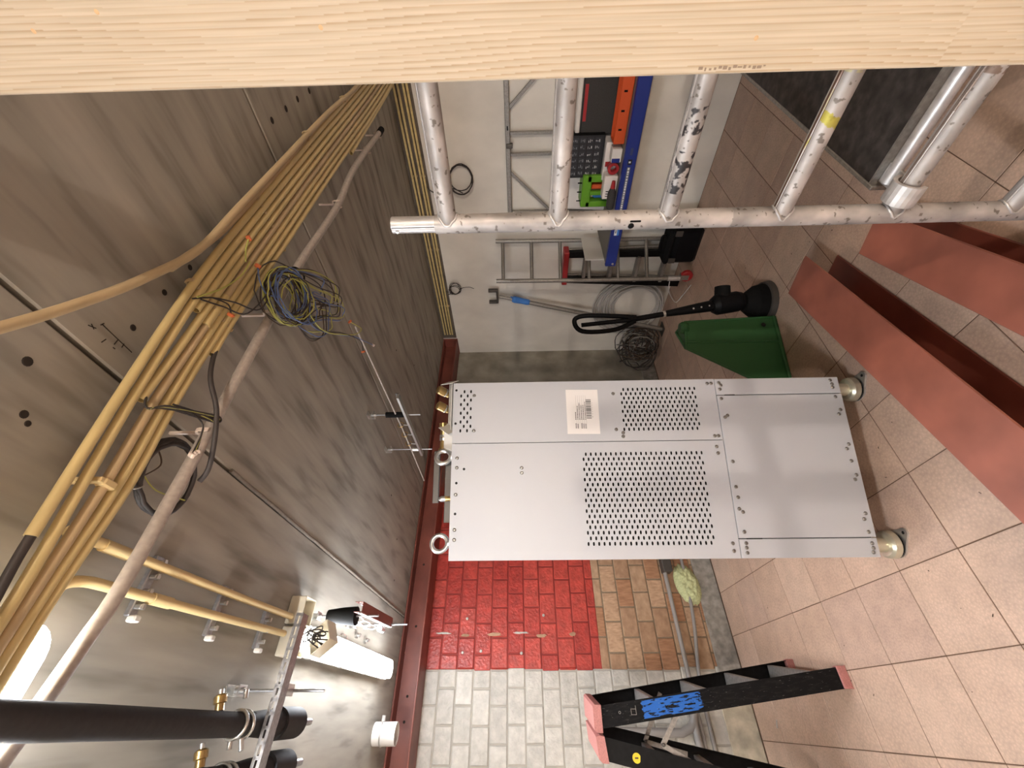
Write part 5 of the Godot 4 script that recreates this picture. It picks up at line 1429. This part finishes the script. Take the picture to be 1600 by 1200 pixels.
func front_print(o: Node, called: String, tex: Texture2D, a: Vector3, w: float, h: float):
	var st := SurfaceTool.new()
	st.begin(Mesh.PRIMITIVE_TRIANGLES)
	var c := [a, a + Vector3(w, 0, 0), a + Vector3(w, h, 0), a + Vector3(0, h, 0)]
	var uv := [Vector2(0, 1), Vector2(1, 1), Vector2(1, 0), Vector2(0, 0)]
	for i in [0, 2, 1, 0, 3, 2]:
		st.set_normal(Vector3(0, 0, 1)); st.set_uv(uv[i]); st.add_vertex(c[i])
	var m := mat(Color.WHITE, 0.6)
	m.albedo_texture = tex
	obj(called, st.commit(), m, o)

func strip_texture() -> ImageTexture:   # white lettering and a label along the blue beam
	var im := Image.create(1024, 64, false, Image.FORMAT_RGB8)
	im.fill(hexc("142a7c"))
	im.fill_rect(Rect2i(190, 14, 130, 36), hexc("d8dade"))
	im.fill_rect(Rect2i(190, 34, 130, 16), hexc("3f7fd0"))
	for k in 9: im.fill_rect(Rect2i(205 + k * 11, 20, rng.randi_range(4, 8), 9), hexc("30343c"))
	im.fill_rect(Rect2i(325, 20, 250, 24), hexc("5a5f68"))
	var x := 332
	while x < 565:
		var d := rng.randi_range(4, 12)
		im.fill_rect(Rect2i(x, 26, d, 12), hexc("d8dade"))
		x += d + rng.randi_range(2, 5)
	im.fill_rect(Rect2i(586, 18, 26, 28), hexc("14161c"))
	im.fill_rect(Rect2i(594, 24, 9, 14), hexc("d8dade"))
	im.fill_rect(Rect2i(632, 22, 34, 18), hexc("39416a"))
	return ImageTexture.create_from_image(im)

func workbench():
	var o := thing("workbench", "grey workbench with a deep blue front beam along the back wall", "bench")
	var y := 0.86
	obj("top", G.new().span(Vector3(-2.13, y - 0.03, -3.525), Vector3(0.1, y, -3.02), 0.003), mats.bench, o)
	var bm := obj("front_beam", G.new().span(Vector3(-2.15, 0.772, -3.02), Vector3(0.1, 0.858, -2.985), 0.003), mats.blue, o)
	front_print(bm, "printed_strip", strip_texture(), Vector3(-2.12, 0.782, -2.9845), 1.4, 0.066)
	obj("bolt", G.new().lathe([Vector2(0.011, 0), Vector2(0.009, 0.006), Vector2(0, 0.006)], Vector3(-2.125, 0.80, -2.985), Vector3(0, 0, 1), 6), mats.zinc, bm)
	for q in [[-2.03, -3.43], [-1.80, -3.05], [0.04, -3.43], [0.04, -3.05]]:
			var x: float = q[0]
			var z: float = q[1]
			obj("leg", G.new().span(Vector3(x - 0.02, 0, z - 0.02), Vector3(x + 0.02, y - 0.03, z + 0.02), 0.003), mats.dark_steel, o)
	obj("end_plate", G.new().span(Vector3(-2.14, y - 0.02, -3.40), Vector3(-2.132, 1.02, -3.06), 0.002), mats.white_plastic, o)
	# things on it, along the front
	var t := thing("spirit_level", "orange slotted tool tray on the bench behind the blue beam", "tray")
	obj("body", G.new().span(Vector3(-1.21, y + 0.001, -3.17), Vector3(-0.35, y + 0.02, -3.05), 0.004).span(Vector3(-1.21, y + 0.015, -3.06), Vector3(-0.35, y + 0.075, -3.05), 0.003).span(Vector3(-1.21, y + 0.015, -3.17), Vector3(-0.35, y + 0.075, -3.16), 0.003).span(Vector3(-1.21, y + 0.015, -3.17), Vector3(-1.20, y + 0.075, -3.05), 0.003).span(Vector3(-0.36, y + 0.015, -3.17), Vector3(-0.35, y + 0.075, -3.05), 0.003), mats.orange, t)
	for k in 7:
		obj("slot", G.new().box(Vector3(-1.12 + k * 0.11, y + 0.045, -3.0498), Vector3(0.012, 0.022, 0.001)), mats.black_matte, t)
	var dc := thing("grey_case", "large dark grey fabric case with a pale lid standing on the bench", "case")
	obj("body", G.new().span(Vector3(-1.22, y + 0.001, -3.46), Vector3(-0.5, y + 0.285, -3.24), 0.012), mats.dark_case, dc)
	obj("lid", G.new().span(Vector3(-1.21, y + 0.287, -3.46), Vector3(-0.5, y + 0.318, -3.235), 0.006), mats.white_plastic, dc)
	obj("red_print", G.new().box(Vector3(-1.02, y + 0.262, -3.2395), Vector3(0.22, 0.022, 0.001)), mats.red, dc)
	obj("red_piping", G.new().span(Vector3(-1.22, y + 0.004, -3.245), Vector3(-0.5, y + 0.012, -3.238)), mats.red, dc)
	var wb := thing("white_carton", "flat white carton with a red corner under the black printed box", "carton")
	obj("carton", G.new().span(Vector3(-1.50, y + 0.001, -3.42), Vector3(-1.235, y + 0.10, -3.15), 0.003), mats.paper, wb)
	obj("red_corner", G.new().span(Vector3(-1.40, y + 0.03, -3.1505), Vector3(-1.365, y + 0.09, -3.1485)), mats.red, wb)
	var bb := thing("printed_box", "black box printed with rows of small pale tool pictures on the bench", "box")
	obj("box", G.new().span(Vector3(-1.50, y + 0.103, -3.42), Vector3(-1.20, y + 0.355, -3.20), 0.003), mats.black_matte, bb)
	front_print(bb, "print", icon_texture(), Vector3(-1.495, y + 0.107, -3.1995), 0.29, 0.243)
	for i in 2:
		var s := thing("small_carton", ["small white carton with a dark band in front of the orange tray end", "small white carton printed with black stripes next to the lime green rack"][i], "carton")
		var x0: float = [-1.335, -1.60][i]
		obj("carton", G.new().span(Vector3(x0, y + 0.001, -3.14), Vector3(x0 + [0.09, 0.17][i], y + [0.07, 0.095][i], -3.06), 0.003), mats.paper, s)
		if i == 0: obj("band", G.new().span(Vector3(x0, y + 0.01, -3.0605), Vector3(x0 + 0.028, y + 0.066, -3.059)), mats.blue, s)
		else:
			for k in 3: obj("stripe", G.new().span(Vector3(x0 + 0.02 + 0.018 * k, y + 0.02, -3.0605), Vector3(x0 + 0.026 + 0.018 * k, y + 0.075, -3.059)), mats.black_matte, s)
	var tp := thing("tape_roll", "roll of red tape standing between the two small cartons", "tape", Vector3(-1.385, y + 0.041, -3.095))
	obj("tape", G.new().lathe([Vector2(0.022, -0.02), Vector2(0.04, -0.02), Vector2(0.04, 0.02), Vector2(0.022, 0.02), Vector2(0.022, -0.02)], Vector3.ZERO, Vector3(0, 0.0, 1), 26), mats.red, tp)
	var gr := thing("tool_rack", "lime green plastic rack holding an orange grip and a blue bottle", "rack")
	var gx0 := -1.72
	var gx1 := -1.475
	var gz := -3.17
	obj("frame", G.new().span(Vector3(gx0, y + 0.001, gz - 0.16), Vector3(gx0 + 0.045, y + 0.20, gz), 0.006).span(Vector3(gx1 - 0.05, y + 0.001, gz - 0.16), Vector3(gx1, y + 0.20, gz), 0.006).span(Vector3(gx0, y + 0.165, gz - 0.16), Vector3(gx1, y + 0.235, gz), 0.006).span(Vector3(gx0, y + 0.001, gz - 0.16), Vector3(gx1, y + 0.03, gz), 0.006).span(Vector3(gx0 + 0.095, y + 0.02, gz - 0.03), Vector3(gx0 + 0.125, y + 0.18, gz), 0.004), mats.lime, gr)
	for k in 3: obj("hook", G.new().box(Vector3(gx0 + 0.04 + k * 0.07, y + 0.25, gz - 0.03), Vector3(0.006, 0.035, 0.01), 0.001), mats.black_matte, gr)
	var og := thing("orange_grip", "orange tool grip sitting in the lime green rack", "tool")
	obj("grip", G.new().span(Vector3(gx0 + 0.13, y + 0.032, gz - 0.10), Vector3(gx0 + 0.165, y + 0.16, gz - 0.02), 0.01), mats.orange, og)
	var bl := thing("blue_bottle", "blue bottle with white ends in the lime green rack", "bottle")
	obj("bottle", G.new().lathe([Vector2(0, 0), Vector2(0.02, 0), Vector2(0.022, 0.006), Vector2(0.022, 0.09), Vector2(0.014, 0.105), Vector2(0.014, 0.11), Vector2(0, 0.11)], Vector3(gx0 + 0.07, y + 0.031, gz - 0.06), Vector3.UP, 16), mats.blue_paint, bl)
	obj("cap", G.new().lathe([Vector2(0, 0.11), Vector2(0.016, 0.11), Vector2(0.016, 0.128), Vector2(0, 0.128)], Vector3(gx0 + 0.07, y + 0.031, gz - 0.06), Vector3.UP, 14), mats.white_plastic, bl)
	var dr := thing("cordless_drill", "dark grey cordless drill lying in front of the white cartons", "drill")
	obj("body", G.new().tube(smooth([Vector3(-1.66, y + 0.032, -3.03), Vector3(-1.58, y + 0.034, -3.03), Vector3(-1.50, y + 0.034, -3.03)]), [0.02, 0.026, 0.028, 0.03, 0.03, 0.03, 0.03, 0.03, 0.03, 0.028, 0.024, 0.02, 0.015], 14), mats.dark_case, dr)
	obj("chuck", G.new().tube([Vector3(-1.50, y + 0.034, -3.03), Vector3(-1.45, y + 0.034, -3.03)], [0.018, 0.012], 12), mats.red, dr)
	var bt := thing("battery_pack", "black battery pack with a red print at the bench end", "battery")
	obj("pack", G.new().span(Vector3(-1.83, y + 0.001, -3.11), Vector3(-1.72, y + 0.085, -3.03), 0.006), mats.black, bt)
	obj("print", G.new().span(Vector3(-1.80, y + 0.03, -3.0305), Vector3(-1.75, y + 0.055, -3.0295)), mats.red, bt)
	for i in 2:
		var sh := thing("white_board", ["pale board leaning on the back wall behind the lime green rack", "second pale board leaning in front of the first behind the rack"][i], "board")
		obj("board", G.new().bar(Vector3(-1.72 + 0.02 * i, y + 0.001, -3.40 + 0.03 * i), Vector3(-1.72 + 0.02 * i, y + 0.42 - 0.1 * i, -3.45 + 0.03 * i), 0.30, 0.012, 0.002, Vector3(0, 0, 1)), mats.white_plastic if i == 0 else mats.paper, sh)

# ------------------------------------------------------------------ green body and pole machine
func green_corner():
	var o := thing("green_hopper", "dark green plastic hopper standing on the tiles half behind the cabinet", "hopper", Vector3(-1.80, 0, -1.76), 0.0)
	# tapered body: near edge, right edge, back and left corners at the floor and at the top
	var lo := [Vector3(-0.052, 0, -0.025), Vector3(0.001, 0, -0.185), Vector3(-0.26, 0, -0.27), Vector3(-0.17, 0, 0.33)]
	var hi := [Vector3(-0.075, 0.565, -0.055), Vector3(-0.02, 0.555, -0.175), Vector3(-0.15, 0.565, -0.215), Vector3(-0.095, 0.57, -0.02)]
	var g := G.new()
	var mid := Vector3(-0.09, 0.25, -0.06)
	for i in 4:
		var j := (i + 1) % 4
		var cut: Vector3 = lo[i].lerp(hi[i], 0.48)
		var q := [lo[i], lo[j], hi[j], hi[i]]
		var n: Vector3 = (q[1] - q[0]).cross(q[3] - q[0]).normalized()
		if n.dot((q[0] + q[2]) * 0.5 - mid) < 0: n = -n
		g.quad(q[0], q[1], q[2], q[3], n)
	g.quad(hi[0], hi[1], hi[2], hi[3], Vector3.UP)
	g.quad(lo[0], lo[1], lo[2], lo[3], Vector3.DOWN)
	obj("body", g, mats.green, o)
	for i in 4:
		var j := (i + 1) % 4
		obj("edge", G.new().tube([lo[i] + Vector3.UP * 0.006, hi[i]], 0.007, 8), mats.green, o)
		obj("rim", G.new().tube([lo[i] + Vector3.UP * 0.012, lo[j] + Vector3.UP * 0.012], 0.012, 8), mats.green, o)
		obj("rim", G.new().tube([hi[i], hi[j]], 0.009, 8), mats.green, o)
	obj("knob", G.new().lathe([Vector2(0, 0.54), Vector2(0.032, 0.54), Vector2(0.038, 0.56), Vector2(0.038, 0.575), Vector2(0.028, 0.59), Vector2(0, 0.592)], Vector3(-0.045, 0, -0.15), Vector3.UP, 20), mats.green, o)
	obj("hole", G.new().lathe([Vector2(0.014, 0.0), Vector2(0.011, 0.002), Vector2(0, 0.002)], Vector3(-0.012, 0.09, -0.13), Vector3(0.95, 0.05, 0.31), 14), mats.inside, o)
	var s := thing("pole_machine", "black pole machine with a loop handle standing beside the dark green hopper", "power tool")
	var b := Vector3(-1.785, 0.36, -2.045)
	var top := Vector3(-1.832, 0.90, -1.975)
	var d := (top - b).normalized()
	obj("shaft", G.new().tube([b, b.lerp(top, 0.5), top], 0.017, 14), mats.black, s)
	obj("taper_grip", G.new().tube([b - d * 0.05, b + d * 0.1, b + d * 0.30], [0.038, 0.032, 0.02], 16), mats.black, s)
	obj("shaft_ring", G.new().tube([b + d * 0.31, b + d * 0.325], 0.0195, 14), mats.zinc, s)
	var side := d.cross(Vector3(0.78, 0, 0.626)).normalized()
	obj("loop_handle", G.new().tube(smooth([top - d * 0.05 + side * 0.01, top + d * 0.08 + side * 0.04, top + d * 0.27 + side * 0.075, top + d * 0.34 + side * 0.055, top + d * 0.30 - side * 0.02, top + d * 0.10 - side * 0.045, top - d * 0.04 - side * 0.012]), 0.015, 12), mats.black, s)
	obj("loop_bar", G.new().tube([top, top + d * 0.3 + side * 0.02], 0.014, 12), mats.black, s)
	obj("motor", G.new().lathe([Vector2(0, -0.16), Vector2(0.055, -0.16), Vector2(0.065, -0.13), Vector2(0.065, 0.0), Vector2(0.045, 0.03), Vector2(0, 0.03)], b - d * 0.02, d, 22), mats.black, s)
	obj("side_motor", G.new().tube([b - d * 0.06, b - d * 0.06 + Vector3(0.07, 0.0, -0.085)], [0.05, 0.046], 18), mats.black_matte, s)
	obj("motor_head", G.new().lathe([Vector2(0, 0.004), Vector2(0.115, 0.004), Vector2(0.12, 0.03), Vector2(0.105, 0.09), Vector2(0.06, 0.15), Vector2(0, 0.16)], Vector3(-1.80, 0, -2.085), Vector3.UP, 28), mats.black_matte, s)
	obj("brush_ring", G.new().lathe([Vector2(0.118, 0.002), Vector2(0.135, 0.004), Vector2(0.128, 0.035), Vector2(0.118, 0.04)], Vector3(-1.80, 0, -2.085), Vector3.UP, 28), mats.dark_steel, s)
	for k in 3:
		obj("screw", G.new().lathe([Vector2(0.006, 0), Vector2(0.004, 0.003), Vector2(0, 0.003)], b + d * (0.03 + 0.05 * k) + Vector3(0.024, 0.01, 0.022), Vector3(0.78, 0.1, 0.626), 8), mats.zinc, s)
